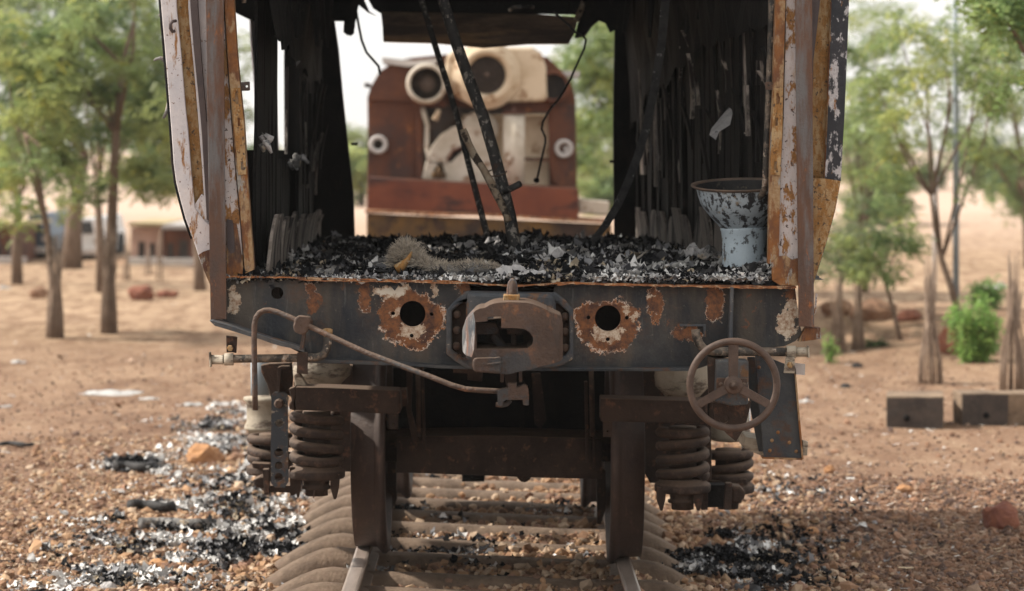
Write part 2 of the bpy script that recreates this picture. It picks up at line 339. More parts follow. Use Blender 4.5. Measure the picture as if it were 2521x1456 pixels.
    M['timber'] = layered('weathered_timber', (.15,.105,.07), (.26,.185,.125), 5, [((.09,.06,.045), (.06,.045,.035), 7, .56, .1, (.3,2,2))], .85, .6, 30)
    M['endgrain'] = layered('dark_end_grain', (.055,.045,.04), (.085,.066,.055), 14, (), .85, .6, 40)
    M['bark'] = layered('pale_brown_bark', (.20,.145,.11), (.13,.09,.065), 9, (), .9, .8, 30, 0, .1, None, (2,2,.4))
    M['stake'] = layered('dry_grey_sticks', (.27,.20,.15), (.19,.135,.10), 8, (), .9, .5, 30)
    M['redrock'] = layered('red_laterite_rock', (.17,.065,.045), (.25,.10,.06), 12, (), .9, 1, 20)
    M['tanrock'] = layered('ochre_rock', (.42,.22,.10), (.32,.17,.09), 10, (), .9, .8, 20)
    M['soilrock'] = layered('brown_soil_clod', (.20,.11,.07), (.27,.16,.10), 6, (), .9, .8, 20)
    M['sleeper'] = layered('dusty_steel_sleeper', (.105,.072,.050), (.20,.142,.10), 7, [((.13,.085,.06), (.16,.11,.08), 30, .58, .12, None)], .85, .7, 60)
    M['rail'] = layered('brown_rail', (.155,.105,.075), (.21,.15,.11), 6, [((.11,.065,.045), (.09,.055,.04), 20, .6, .1, (1,.2,1))], .6, .3, 60, 0, .4)
    M['railtop'] = layered('worn_rail_head', (.27,.215,.18), (.36,.29,.25), 14, (), .38, .15, 60, .3, .5, None, (1,.15,1))
    M['stone'] = tinted('tinted_stone', .9, .3); M['ash'] = tinted('tinted_ash', 1, .4, 0, .03); M['leaf'] = tinted('tinted_leaf', .5, 0, .55, .35)
    M['fibre'] = tinted('tinted_fibre', .8, 0, .3)
    M['paper'] = layered('scorched_white_sheet', (.50,.49,.47), (.36,.35,.34), 12, [((.12,.11,.10), (.2,.19,.18), 14, .6, .1, None)], .8, .5, 50)
    M['ash_crust'] = layered('grey_ash_crust', (.26,.25,.24), (.13,.125,.12), 18, [((.42,.38,.32), (.3,.22,.14), 16, .58, .08, None), ((.03,.03,.032), (.05,.05,.05), 22, .56, .06, None)], .9, 1, 50)
    M['ash_pale'] = layered('pale_ash_sheet', (.50,.48,.47), (.34,.33,.33), 14, [((.12,.12,.125), (.2,.2,.2), 20, .6, .06, None)], .9, 1, 40)
    M['char_lump'] = layered('black_charcoal', (.016,.016,.017), (.04,.038,.037), 20, [((.3,.29,.28), (.18,.17,.17), 22, .64, .06, None)], .7, 1, 40)
    M['galv'] = layered('blue_grey_pole', (.22,.26,.29), (.28,.31,.33), 3, (), .6, .1, 20)
    M['plaster'] = layered('pale_pink_plaster', (.50,.33,.27), (.40,.27,.22), 2, (), .9, .2, 10)
    M['roofing'] = layered('ochre_sheet_roof', (.42,.33,.18), (.34,.27,.16), 2, (), .8, .2, 10)
    M['white_paint'] = layered('white_body_paint', (.68,.68,.68), (.62,.62,.61), 2, (), .4, .05, 10)
    M['blue_paint'] = layered('blue_body_paint', (.06,.09,.13), (.08,.11,.15), 2, (), .5, .1, 10)
    M['glass'] = layered('dark_glass', (.02,.025,.03), (.03,.035,.04), 2, (), .15, 0, 10, 0, .6)
    M['rubber'] = layered('tyre_rubber', (.02,.02,.02), (.03,.03,.03), 4, (), .8, .2, 20)
    # ground
    t = NT('laterite_ground'); sx = t.n.new('ShaderNodeSeparateXYZ'); t.link(t.co, sx.inputs[0])
    base = t.ramp(t.noise(.9, 8, .65).outputs[0], .35, .68, (.155,.088,.056), (.245,.155,.102))
    fine = t.noise(26, 8, .75, None, 2); base = t.mix(t.math('MULTIPLY', t.ramp(fine.outputs[0], .46, .66), .55), base, (.36,.25,.17))
    dark = t.noise(40, 6, .75, None, 5); base = t.mix(t.math('MULTIPLY', t.ramp(dark.outputs[0], .58, .66), .5), base, (.10,.06,.04))
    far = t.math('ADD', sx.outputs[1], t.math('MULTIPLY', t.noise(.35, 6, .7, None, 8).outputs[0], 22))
    straw = t.ramp(t.noise(5, 8, .75, (1,.35,1), 3).outputs[0], .42, .58, (.19,.115,.072), (.42,.30,.20))
    st_ = t.noise(1.3, 8, .75, None, 11); sd_ = t.noise(6, 8, .8, None, 12)
    for (x, y, rx, ry) in ((-1.35, 12.2, .8, 1.6), (-1.7, 11.6, .9, .8), (1.05, 12.4, .5, .6), (-1.3, 14.5, .5, 1.6)):
        dx_ = t.math('DIVIDE', t.math('SUBTRACT', sx.outputs[0], x), rx); dy_ = t.math('DIVIDE', t.math('SUBTRACT', sx.outputs[1], y), ry)
        dd = t.math('SQRT', t.math('ADD', t.math('MULTIPLY', dx_, dx_), t.math('MULTIPLY', dy_, dy_)))
        k_ = t.math('ADD', t.math('SUBTRACT', 1.25, dd), t.math('MULTIPLY', t.math('SUBTRACT', sd_.outputs[0], .5), 3.0))
        base = t.mix(t.math('MULTIPLY', t.ramp(k_, .35, .75), .85), base, t.ramp(t.noise(18, 6, .8, None, 13).outputs[0], .42, .60, (.045,.042,.042), (.36,.35,.34)))
    sh_ = t.noise(1.1, 7, .75, (1,.5,1), 15); base = t.mix(t.math('MULTIPLY', t.ramp(sh_.outputs[0], .50, .58), .6), base, (.115,.064,.042))  # dark patches: tree shadows painted into the soil colour, along with dry grass
    sh2 = t.noise(4.2, 8, .8, (1,.4,1), 19); base = t.mix(t.math('MULTIPLY', t.ramp(sh2.outputs[0], .52, .60), .45), base, (.34,.24,.16))
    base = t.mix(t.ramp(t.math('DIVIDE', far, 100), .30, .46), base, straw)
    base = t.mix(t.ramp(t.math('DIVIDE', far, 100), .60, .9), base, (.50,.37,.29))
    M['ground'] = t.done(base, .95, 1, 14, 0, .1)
mats()
# ------------------------------------------------------------------ ground
def ground_z(x, y):
    z = -.125 + .03 * mnoise.noise(Vector((x*.5, y*.5, 0))) + .012 * mnoise.noise(Vector((x*2.3, y*2.3, 3)))
    dx = abs(x + .0066*y)
    if dx < 2.0: k = max(0, min(1, (2.0 - dx) / .9)); z = z * (1-k) + ((-.060 if dx < .56 else -.060 - .075*min(1, (dx-.56)/.15)) + .014*mnoise.noise(Vector((x*5, y*5, 1)))) * k
    z += .34 * math.exp(-((x-4.6)/1.5)**2 - ((y-26.5)/2.2)**2) + .22 * math.exp(-((x-2.9)/1.1)**2 - ((y-27.5)/1.5)**2)
    z += .16 * math.exp(-((x-6.4)/1.2)**2 - ((y-24.5)/1.2)**2)
    if y > 45: z += (y-45)*.004 * (1 + .5*mnoise.noise(Vector((x*.02, y*.02, 5))))
    return z
def ground_sheet():
    a = np.linspace(-1, 1, 231); xs = np.sinh(a * 6.2) / np.sinh(6.2) * 900
    b = np.concatenate([np.arange(2, 9, .5), np.arange(9, 20, .09), np.arange(20, 32, .2), 32 + np.geomspace(.3, 2600, 60)])
    V = np.zeros((len(b), len(xs), 3)); V[..., 0] = xs[None]; V[..., 1] = b[:, None]
    for i, y in enumerate(b):
        for j, x in enumerate(xs): V[i, j, 2] = ground_z(x, y) if y < 400 else 1.3
    n = len(xs); I = np.arange((len(b)-1)*(n-1)); r, c = I // (n-1), I % (n-1); q = r*n + c
    F = np.stack([q, q+1, q+n+1, q+n], 1)
    return npmesh('ground', V.reshape(-1,3), F, M['ground'], smooth=True, kind='structure')
ground = ground_sheet()
# stone templates
def ico():
    bm = bmesh.new(); bmesh.ops.create_icosphere(bm, subdivisions=1, radius=1)
    V = np.array([v.co[:] for v in bm.verts]); F = np.array([[v.index for v in f.verts] for f in bm.faces]); bm.free(); return V, F
IV, IF = ico()
STV = np.stack([IV * (1 + RNG.uniform(-.32, .32, (len(IV), 1))) * np.array([1, RNG.uniform(.6, .95), RNG.uniform(.45, .8)]) for _ in range(14)])
def stone_cols(n, kind='tan'):
    base = {'tan': np.array([[.33,.20,.115],[.40,.27,.17],[.26,.15,.09],[.22,.13,.09],[.46,.34,.24]]),
            'mix': np.array([[.22,.125,.08],[.16,.095,.065],[.27,.16,.105],[.11,.07,.055],[.33,.23,.165],[.17,.12,.10],[.24,.135,.085]])}[kind]
    return base[RNG.integers(0, len(base), n)] * RNG.uniform(.75, 1.2, (n, 1))
TX = lambda Y: -.0066 * Y        # track centre line
GZ = np.vectorize(ground_z)
def stone_field(name, n, xr, yr, size, kind, parent=None, dens=None, lift=0, rot=1.2):
    X = RNG.uniform(*xr, n * 3); Y = 1 / RNG.uniform(1/yr[1], 1/yr[0], n * 3)
    if dens is not None:
        keep = RNG.random(len(X)) < dens(X, Y); X, Y = X[keep], Y[keep]
    X, Y = X[:n], Y[:n]; n = len(X)
    S = RNG.lognormal(math.log(size), .42, n)
    P = np.stack([X, Y, GZ(X, Y) + S * .12 + lift], 1)
    V, F, C = scatter(STV, IF, P, S, rotmats(n, rot), stone_cols(n, kind))
    return npmesh(name, V, F, M['stone'], C, parent, kind='stuff')
bed = tag(empty('ballast_bed', (0, 12, -.12)), kind='structure')
def in_track(X, Y): d = np.abs(X + .0066*Y); return np.clip((1.75 - d) / .5, 0, 1)
stone_field('ballast_gravel', 34000, (-1.9, 1.8), (10.9, 26), .013, 'tan', bed, in_track, .006)
# larger stones one can pick out, each its own piece of the bed
tmesh = []
for k in range(10):
    me = bpy.data.meshes.new('stone'); me.from_pydata([tuple(v) for v in STV[k]], [], [tuple(int(i) for i in f) for f in IF])
    at = me.attributes.new('tint', 'FLOAT_COLOR', 'POINT'); c = stone_cols(1, 'tan')[0]
    at.data.foreach_set('color', np.tile(np.append(c, 1), len(STV[k])).astype(np.float32)); me.materials.append(M['stone']); tmesh.append(me)
for k in range(280):
    Y = random.uniform(11.3, 15.6); side = random.random()
    X = TX(Y) + (random.uniform(-.42, .42) if side < .45 else random.choice((-1, 1)) * random.uniform(.62, 1.5))
    o = bpy.data.objects.new('stone', tmesh[k % 10]); COL.objects.link(o); o.parent = bed
    o.location = Vector((X, Y, ground_z(X, Y) + .03)) - bed.location; s = random.uniform(.018, .030); o.scale = (s, s, s)
    o.rotation_euler = (random.uniform(-.6,.6), random.uniform(-.6,.6), random.uniform(0, 6.28))
# scattered gravel over the open ground
def off_track(X, Y): return np.clip((np.abs(X + .0066*Y) - 1.0) / .5, 0, 1) * np.clip(1.25 - np.abs(X)/5, .2, 1)
stone_field('scattered_gravel', 15000, (-4.5, 5.2), (10.8, 26), .009, 'mix', None, off_track, 0).name = 'gravel'
def near_r(X, Y): return np.clip(1.1 - np.abs(X - 1.6) / 2.2, 0, 1)
stone_field('gravel_right', 20000, (.9, 4.4), (11, 15.8), .0105, 'mix', None, near_r, 0).name = 'gravel.001'
def near_l(X, Y): return np.clip(1.1 - np.abs(X + 1.5) / 1.6, 0, 1)
stone_field('gravel_left', 16000, (-3.6, -.9), (11, 18), .0115, 'tan', None, near_l, 0).name = 'gravel.002'
# dry litter: twigs, straw, leaves on the open ground
TWV = np.array([[-.5,0,0],[.5,0,.05],[.5,.07,.05],[-.5,.07,0]]); TWF = np.array([[0,1,2,3]])
def litter(name, n, xr, yr, size, cols, dens=None, lift=.012, tilt=.25):
    X = RNG.uniform(*xr, n*3); Y = 1 / RNG.uniform(1/yr[1], 1/yr[0], n*3)
    if dens is not None: kp = RNG.random(len(X)) < dens(X, Y); X, Y = X[kp], Y[kp]
    X, Y = X[:n], Y[:n]; n = len(X)
    S = RNG.lognormal(math.log(size), .5, n); cols = np.array(cols)
    C = cols[RNG.integers(0, len(cols), n)] * RNG.uniform(.7, 1.25, (n, 1))
    V, F, C = scatter(TWV, TWF, np.stack([X, Y, GZ(X, Y) + lift], 1), np.stack([S, S * RNG.uniform(.6, 4, n), S], 1), rotmats(n, tilt), C)
    return npmesh(name, V, F, M['ash'], C, kind='stuff')
litter('dry_litter', 42000, (-8, 9), (11, 55), .022, [(.38,.26,.16),(.26,.16,.10),(.15,.09,.06),(.10,.07,.05),(.5,.4,.28),(.6,.58,.55)], off_track)
# ash flakes: curled little sheets
gx, gy = np.meshgrid(np.linspace(-1, 1, 4), np.linspace(-1, 1, 3), indexing='ij')
def flake_templates(k, curl=.5, jag=.42):
    T = []
    for _ in range(k):
        c = RNG.uniform(-curl, curl, 4)
        z = c[0]*gx**2 + c[1]*gy**2 + c[2]*gx*gy + c[3]*gx**3 + RNG.normal(0, .09, gx.shape)
        rr_ = 1 - .28*(np.abs(gx)*np.abs(gy)); w_ = RNG.uniform(.4, .9)
        T.append(np.stack([gx*rr_ + RNG.normal(0, jag*.38, gx.shape), (gy*rr_ + RNG.normal(0, jag*.38, gx.shape))*w_, z], -1).reshape(-1, 3))
    return np.stack(T)
FLV = flake_templates(24)
FLF = np.array([[i*3+j, (i+1)*3+j, (i+1)*3+j+1, i*3+j+1] for i in range(3) for j in range(2)])
ASHC = np.array([(.72,.71,.69),(.47,.46,.45),(.25,.25,.26),(.09,.09,.095),(.03,.03,.033),(.014,.015,.017),(.36,.30,.22)])
def ash_field(name, n, X, Y, Z, size, weights, sig=.45, tilt=.5, kind='stuff', parent=None, mat='ash'):
    n = len(X); S = np.minimum(RNG.lognormal(math.log(size), sig + .12, n), size*3.0)
    wt_ = np.array(weights)/sum(weights); order = np.argsort(RNG.choice(len(ASHC), n, p=wt_), kind='stable'); pick = np.sort(RNG.choice(len(ASHC), n, p=wt_))
    field = np.array([mnoise.noise(Vector((x*3.2, y*2.4, 21))) + .7*mnoise.noise(Vector((x*9, y*7, 3))) for x, y in zip(X, Y)]) + RNG.normal(0, .28, n)
    idx = np.empty(n, int); idx[np.argsort(field)] = pick      # pale and black pieces lie in drifts of their own
    C = ASHC[idx] * RNG.uniform(.8, 1.15, (n, 1))
    V, F, C = scatter(FLV, FLF, np.stack([X, Y, Z], 1), S, rotmats(n, tilt), C)
    return npmesh(name, V, F, M[mat], C, parent, True, kind=kind)
def patches(n, spots):
    X = []; Y = []
    w = np.array([s[4] for s in spots], float); ks = RNG.choice(len(spots), n, p=w / w.sum())
    for k in ks:
        px, py, rx, ry, _ = spots[k]
        Yg = (CAMH + .12) * FOC / (py - HY); Xg = fx(px, Yg)
        dy = Yg * ry / (py - HY)
        X.append(Xg + RNG.normal(0, rx / FOC * Yg)); Y.append(Yg + RNG.normal(0, dy))
    X = np.array(X); Y = np.array(Y)
    keep = np.array([mnoise.noise(Vector((x*1.6 + y*.25, y*1.9, 7))) + .6*mnoise.noise(Vector((x*5, y*6, 2))) > -.05 for x, y in zip(X, Y)])
    return X[keep], Y[keep]
# picture places of the ash heaps on the ground: x, y, spread x, spread y, weight
X, Y = patches(23000, [(880,1420,60,20,0.5), (520,1050,40,16,1), (600,1290,160,60,3), (640,1180,120,60,3), (560,1250,150,50,4), (430,1300,110,30,3), (700,1335,120,25,5), (480,1360,140,30,4), (350,1420,110,25,3), (560,1090,60,25,2), (340,1150,50,14,2), (560,1020,70,14,1.2), (300,1400,130,40,2), (830,1340,40,20,3)])
ash_field('ash', 0, X, Y, GZ(X, Y) + RNG.uniform(.004, .035, len(X)), .0105, (5.5,2.6,1.8,1.1,1.1,1.0,.3), kind='stuff')
X, Y = patches(6000, [(380,1300,60,12,2), (760,1345,80,16,3), (640,1365,90,14,3), (340,1155,34,8,1), (600,1210,90,20,1)])
ash_field('charcoal', 0, X, Y, GZ(X, Y) + RNG.uniform(.004, .05, len(X)), .0115, (.3,.4,.6,1.5,4,4,0), kind='stuff')
X, Y = patches(11000, [(1820,1395,75,22,5), (1750,1370,30,10,2), (1890,1415,60,14,3), (1780,1330,20,8,.8), (1950,1210,90,40,.8), (1900,1330,120,40,1)])
ash_field('ash', 0, X, Y, GZ(X, Y) + RNG.uniform(.004, .04, len(X)), .0095, (.8,.8,.9,1.5,3.5,3.5,.1), kind='stuff')
X, Y = patches(1500, [(1040,1340,60,12,2), (1000,1300,30,8,1), (1200,1400,130,25,2), (1100,1400,70,20,2), (1060,1235,30,14,.8), (1350,1290,60,8,.5)])
ash_field('ash', 0, X, Y, GZ(X, Y) + RNG.uniform(.01, .04, len(X)), .0095, (.8,.8,.9,1.5,3.5,3.5,.1), kind='stuff')
def lumps(name, X, Y, Z, size, cols, long=0):
    n = len(X); S = np.minimum(RNG.lognormal(math.log(size), .5, n), size*3)
    S3 = np.stack([S*(1 + long*RNG.uniform(.5, 4, n)), S*RNG.uniform(.5, 1, n), S*RNG.uniform(.35, .8, n)], 1)
    cols = np.array(cols); C = cols[RNG.integers(0, len(cols), n)] * RNG.uniform(.7, 1.3, (n, 1))
    V, F, C = scatter(STV, IF, np.stack([X, Y, Z], 1), S3, rotmats(n, .35), C)
    return npmesh(name, V, F, M['ash'], C, kind='stuff')
CHC = [(.012,.012,.013),(.02,.02,.021),(.035,.034,.034),(.09,.087,.084),(.20,.19,.18),(.06,.045,.035)]
X, Y = patches(1500, [(640,1200,120,60,3), (560,1290,150,50,4), (700,1345,100,25,3), (420,1400,140,40,3), (1830,1390,80,22,2)])
lumps('charred_lumps', X, Y, GZ(X, Y) + .012, .013, CHC, 0)
X, Y = patches(420, [(640,1200,120,60,3), (540,1290,170,60,4), (700,1345,100,25,3), (420,1400,160,40,3), (1850,1390,110,26,2), (2100,1250,200,60,2)])
lumps('charred_sticks', X, Y, GZ(X, Y) + .016, .010, CHC[:4], 1)
# ------------------------------------------------------------------ railway track
track = empty('railway_track', (TX(12), 12, 0), 'narrow railway track of steel trough sleepers and rusty rails under the burnt carriage', 'railway track')
CANT = .040     # left rail higher than right, metres per metre gauge
def sleeper_mesh():
    N = 30; hw = .106; V = []; F = []
    prof = [(-hw, -.10), (-hw*.96, -.055), (-hw*.84, -.022), (-hw*.5, .001), (0, .007), (hw*.5, .001), (hw*.84, -.022), (hw*.96, -.055), (hw, -.10)]
    us = [-.97 + 1.94*i/N for i in range(N+1)]
    for u in us:
        a = max(0, (abs(u) - .62) / .35); dz = -.15 * a**1.9 + .012*math.exp(-((abs(u)-.68)/.12)**2); w = 1 + .10 * a
        for (y, z) in prof: V.append((u, y*w, z + dz - CANT*u + .004*mnoise.noise(Vector((u*5, y*9, 0)))))
    k = len(prof)
    for i in range(N):
        for j in range(k-1): F.append((i*k+j, (i+1)*k+j, (i+1)*k+j+1, i*k+j+1))
    for e in (0, N): F.append(tuple(e*k+j for j in range(k)))
    m = MB(); m.add(V, F, True); return m
sl_y = [11.05, 11.45, 12.02, 12.46, 13.0, 13.43, 13.9, 14.33, 14.77, 15.2, 15.75, 16.3, 16.85, 17.4, 17.95, 18.5, 19.1, 19.7, 20.3, 20.9]
s0 = None
for i, y in enumerate(sl_y):
    if s0 is None:
        s0 = build('sleeper', sleeper_mesh(), M['sleeper'], None, loc=(0, 0, 0)); s0.parent = track; o = s0
    else: o = s0.copy(); COL.objects.link(o); o.parent = track
    o.location = Vector((TX(y) - .012 + random.uniform(-.015, .015), y, -.022)) - track.location
    o.rotation_euler = (0, 0, random.uniform(-.012, .012))
def rail(side):
    xc = side * .5325; z0 = .050 - CANT*side*.5325
    def sec(pts, Y0, Y1):
        m = MB(); n = len(pts)
        ys = np.arange(Y0, Y1, 1.0); vs = []
        for y in ys: vs += [(TX(y) + xc + x, y, z0 + z) for x, z in pts]
        fs = [(i*n+j, i*n+(j+1) % n, (i+1)*n+(j+1) % n, (i+1)*n+j) for i in range(len(ys)-1) for j in range(n)]
        fs += [tuple(range(n)), tuple((len(ys)-1)*n + j for j in range(n))]
        return m.add(vs, fs)
    body = [(-.030,-.012),(-.028,-.030),(-.008,-.038),(-.007,-.062),(-.050,-.072),(-.052,-.078),(.052,-.078),(.050,-.072),(.007,-.062),(.008,-.038),(.028,-.030),(.030,-.012)]
    r = build('rail', sec(body, 9, 60), M['rail'], track)
    build('rail_head', sec([(-.030,-.0118),(.030,-.0118),(.029,-.003),(.021,0),(-.021,0),(-.029,-.003)], 9, 60), M['railtop'], r)
for s in (-1, 1): rail(s)
# ------------------------------------------------------------------ burnt carriage
F0 = 10.0
car = empty('burnt_carriage', (0, 10, .05), 'burnt out rusty railway carriage with an open front, filling the middle of the picture', 'railway carriage')
def P(name, mat, mb, parent=None, **k): return build(name, mb, M[mat], parent or car, **k)
def circ(x, y, r, n=28, ry=None): return [(x + r*math.cos(2*math.pi*i/n), y + (ry or r)*math.sin(2*math.pi*i/n)) for i in range(n)]
# headstock
hs_poly = [(556,683),(700,685),(860,688),(1000,691),(1140,694),(1154,700),(1160,724),(1362,724),(1364,708),(1374,700),(1500,701),(1700,704),(1850,706),(1957,708),(1966,790),(1974,822),(1958,840),(1930,853),(1882,858),(1745,862),(1742,900),(1700,912),(1560,914),(1430,913),(1280,910),(1120,908),(1000,900),(840,893),(745,892),(745,866),(530,797),(520,790),(556,786)]
hs_holes = [circ(682,722,15), circ(1015,773,32), circ(1496,784,32), circ(967,772,5,12), circ(1062,774,5,12), circ(1013,827,5,12), circ(1448.5,782,5,12), circ(1543,783,5,12), circ(1496,836,5,12)]
headstock = P('headstock', 'slate', MB().prism(hs_poly, F0, F0+.02, hs_holes), bevel=.0015)
P('headstock_flange', 'slate_dk', MB().prism([(745,884),(1000,893),(1120,901),(1430,906),(1700,905),(1700,913),(1430,914),(1120,909),(1000,901),(745,892)], F0-.035, F0-.001), headstock, disp=(.004, 14, .05, 2))
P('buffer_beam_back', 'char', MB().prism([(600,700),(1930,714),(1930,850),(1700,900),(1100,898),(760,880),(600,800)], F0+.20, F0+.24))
# vertical rib and angle on the right, ledge on the lower left
P('rib', 'slate2', MB().prism([(1797,708),(1806,708),(1803,842),(1794,842)], F0-.05, F0-.002), headstock, bevel=.002)
P('ledge', 'slate2', MB().prism([(516,790),(524,789),(640,825),(745,858),(745,868),(640,836),(530,801)], F0-.11, F0-.002), headstock, disp=(.006, 20, .04, 3), label='soot crusted sloping ledge below the left post')
P('ledge', 'slate_dk', MB().prism([(745,884),(1742,900),(1700,914),(1000,902),(745,893)], F0+.03, F0+.12), headstock)
# crust on the ledge
for k in range(26):
    t = random.uniform(.35, 1); x = 524 + 220*t; y = 790 + 68*t - random.uniform(0, 5); r = random.uniform(.004, .011); p = W(x, y, F0 - random.uniform(.04, .1))
    pass
# floor plate and its torn front edge
def ribbon(px, Y0, Y1, th, jit=.7, step=12):
    """bent plate edge following picture points at depth Y0, running back to Y1"""
    pts = []
    for (xa, ya), (xb, yb) in zip(px, px[1:]):
        n = max(1, int(abs(xb-xa)/step))
        pts += [(xa+(xb-xa)*i/n, ya+(yb-ya)*i/n) for i in range(n)]
    pts.append(px[-1]); V = []; Fc = []
    for x, y in pts:
        j = random.uniform(-jit, jit); jy = random.uniform(-.006, .006)
        a = W(x, y+j, Y0+jy); V += [a, Vector((a.x, Y1, a.z)), Vector((a.x, Y1, a.z-th)), a - Vector((0, 0, th*random.uniform(.7, 1.5)))]
    for i in range(len(pts)-1):
        for k in range(4): Fc.append((i*4+k, i*4+(k+1) % 4, (i+1)*4+(k+1) % 4, (i+1)*4+k))
    Fc += [(0,1,2,3), tuple(4*(len(pts)-1)+k for k in (3,2,1,0))]
    return MB().add(V, Fc)
P('floor_plate', 'lip', ribbon([(556,680),(700,682),(860,686),(1000,689),(1130,692),(1200,699),(1262,703),(1330,699),(1400,694),(1500,698),(1650,701),(1800,703),(1960,705)], F0-.035, F0+4.5, .005), label='burnt floor plate with a thin orange rusted front edge')
P('edge_strip', 'lip', ribbon([(735,687),(800,690),(860,691),(1000,693),(1110,696),(1150,694)], F0-.045, F0-.001, .004, 1.2), label='peeling orange rust strip under the floor edge')
P('edge_strip', 'lip', ribbon([(1372,700),(1420,697),(1500,701),(1620,702),(1800,707),(1958,709)], F0-.045, F0-.001, .004, 1.4), label='ragged orange rust strip under the floor edge')
# corner posts (angle iron: face and return)
def post(name, face, ret, Y):
    p = P('corner_post', 'post', MB().prism(face, Y, Y+.008), bevel=.0015, label=name)
    P('post_flange', 'post', MB().prism(ret, Y+.0085, Y+.11), p, bevel=.0015)
post('left corner post of purple brown scaled steel with a blue grey worn band', [(504,-60),(548,-60),(550,0),(553,400),(557,786),(518,788),(512,400),(506,0)], [(504.5,-60),(511,-60),(513,0),(519,400),(525,787),(519,787),(513,400),(507,0)], F0-.06)
post('right corner post of brown rusted steel', [(1955,-60),(1998,-60),(1999,0),(2001,400),(2004,806),(1966,804),(1961,400),(1957,0)], [(1991,-60),(1997.5,-60),(1998.5,0),(2000.5,400),(2003,805),(1996,805),(1994,400),(1992,0)], F0-.06)
P('gusset', 'orange', MB().prism([(1985,806),(2019,807),(2021,834),(2000,838),(1966,842),(1975,822)], F0-.03, F0+.03), bevel=.002, label='small brown plate at the foot of the right post')
# left end panel pieces (outside to inside)
LP = 'left '
lo = [(394,-60),(395,0),(400,60),(405,115),(411,190),(417,264),(422,328),(427,404),(433,449),(443,490),(456,538),(474,588),(491,639),(503,669),(513,694),(519,708)]
P('side_panel', 'cream_w', MB().prism(lo + [(523,700),(522,560),(500,540),(479,512),(470,420),(463,328),(456,264),(445,130),(434,18),(433,-60)], F0+.012, F0+.03), bevel=.003, label='outer left panel strip of white paint with rust runs, curving inwards to its foot')
P('recess', 'tan', MB().prism([(433,-60),(434,18),(445,130),(456,264),(463,328),(470,420),(479,512),(502,490),(496,400),(488,300),(478,180),(466,60),(463,18),(463,-60)], F0+.045, F0+.055), bevel=.002, label='recessed tan strip, rusted through its paint')
P('panel_rib', 'cream_w', MB().prism([(463,-60),(463,18),(466,60),(478,180),(488,300),(496,400),(502,490),(505,540),(512,540),(508,400),(497,270),(482,120),(470,18),(470,-60)], F0+.008, F0+.04), bevel=.002)
P('seal_strip', 'strip', MB().prism([(466,-60),(468,18),(476,120),(491,270),(496,328),(505,480),(508,540),(514,545),(520,540),(520,330),(508,295),(496,150),(487,18),(485,-60)], F0-.01, F0+.007), bevel=.0015, label='dark grey bent strip running down the left panel')
P('panel_strip', 'cream_w', MB().prism([(485,-60),(487,18),(496,150),(508,295),(520,330),(524,560),(524,690),(540,690),(540,-60)], F0+.020, F0+.035))
P('panel_foot', 'orange', MB().prism([(488,628),(500,620),(524,612),(540,610),(540,700),(519,708),(503,669)], F0+.005, F0+.011), label='rusted orange foot of the left panel')
P('door_pillar', 'cream', MB().prism([(540,-60),(549,-60),(549,0),(557,130),(566,260),(577,400),(588,520),(600,668),(600,680),(556,682),(540,690)], F0-.012, F0+.03), bevel=.002, label='left door pillar, pitted white paint turning to orange rust at the foot')
P('pillar_foot', 'orange', MB().prism([(557,545),(582,552),(590,600),(600,668),(598,676),(590,680),(580,668),(570,680),(557,680)], F0-.018, F0-.0125), bevel=.001)
P('paint_gap', 'strip', MB().prism([(557.5,540),(572,543),(577,590),(577,622),(568,625),(559,610)], F0-.024, F0-.0185), label='bare dark patch on the left pillar')
P('door_jamb', 'orange', MB().prism([(551,-60),(574,-60),(575,0),(583,130),(591,215),(600,300),(609,440),(617,560),(626,664),(603,674),(602,668),(590,520),(579,400),(568,260),(559,130),(551,0)], F0-.03, F0+.02), bevel=.002, label='left door jamb of orange rusted steel')
lock = P('lock_plate', 'tan', MB().prism([(567,217),(590,216),(600,300),(606,430),(586,432),(577,330)], F0-.038, F0-.0305, [[(578,229),(583,229),(583,233),(586,233),(587,257),(581,257),(579,250),(577,243)], [(584,290),(590,290),(591,311),(585,311)], [(592,398),(598,398),(599,418),(593,418)]]), bevel=.001, label='pale yellow lock plate with three slots on the left jamb')
for x, y in ((581,222), (587,273), (587,373)): P('screw', 'tan', MB().lathe(W(x, y, F0-.040), [(.0,-.003),(.005,-.002),(.006,.002)], 10, 'Y'), lock)
P('hinge_tab', 'coupler', MB().prism([(591,203),(614,201),(615,222),(611,224),(594,224)], F0-.02, F0-.012, [circ(607,213,3,10)]), bevel=.001)
P('handle_hook', 'strip', MB().tube([W(432,52,F0-.005), W(424,53,F0-.02), W(419,60,F0-.025), W(419,70,F0-.02), W(424,78,F0-.005), W(430,77,F0)], .006), label='small dark hooked handle on the white panel')
P('panel_corner', 'cream_w', MB().prism([(476,508),(496,478),(504,486),(512,545),(524,560),(523,600),(498,560)], F0+.022, F0+.044), label='folded white corner under the tan strip')
# loose torn strips on the left silhouette
for pts in ([(406,150),(396,143),(384,146),(378,150)], [(416,252),(410,275),(402,292)], [(402,50),(396,40),(391,35)], [(412,210),(408,208)]):
    P('torn_edge', 'ash_crust', MB().tube([W(x, y, F0+.05) for x, y in pts], [.009 - .002*i for i in range(len(pts))], 6))
P('weather_seal', 'char', MB().tube([W(x-2, y, F0+.04) for x, y in lo[1:12]], .006, 6), label='blackened edge of the outer skin')
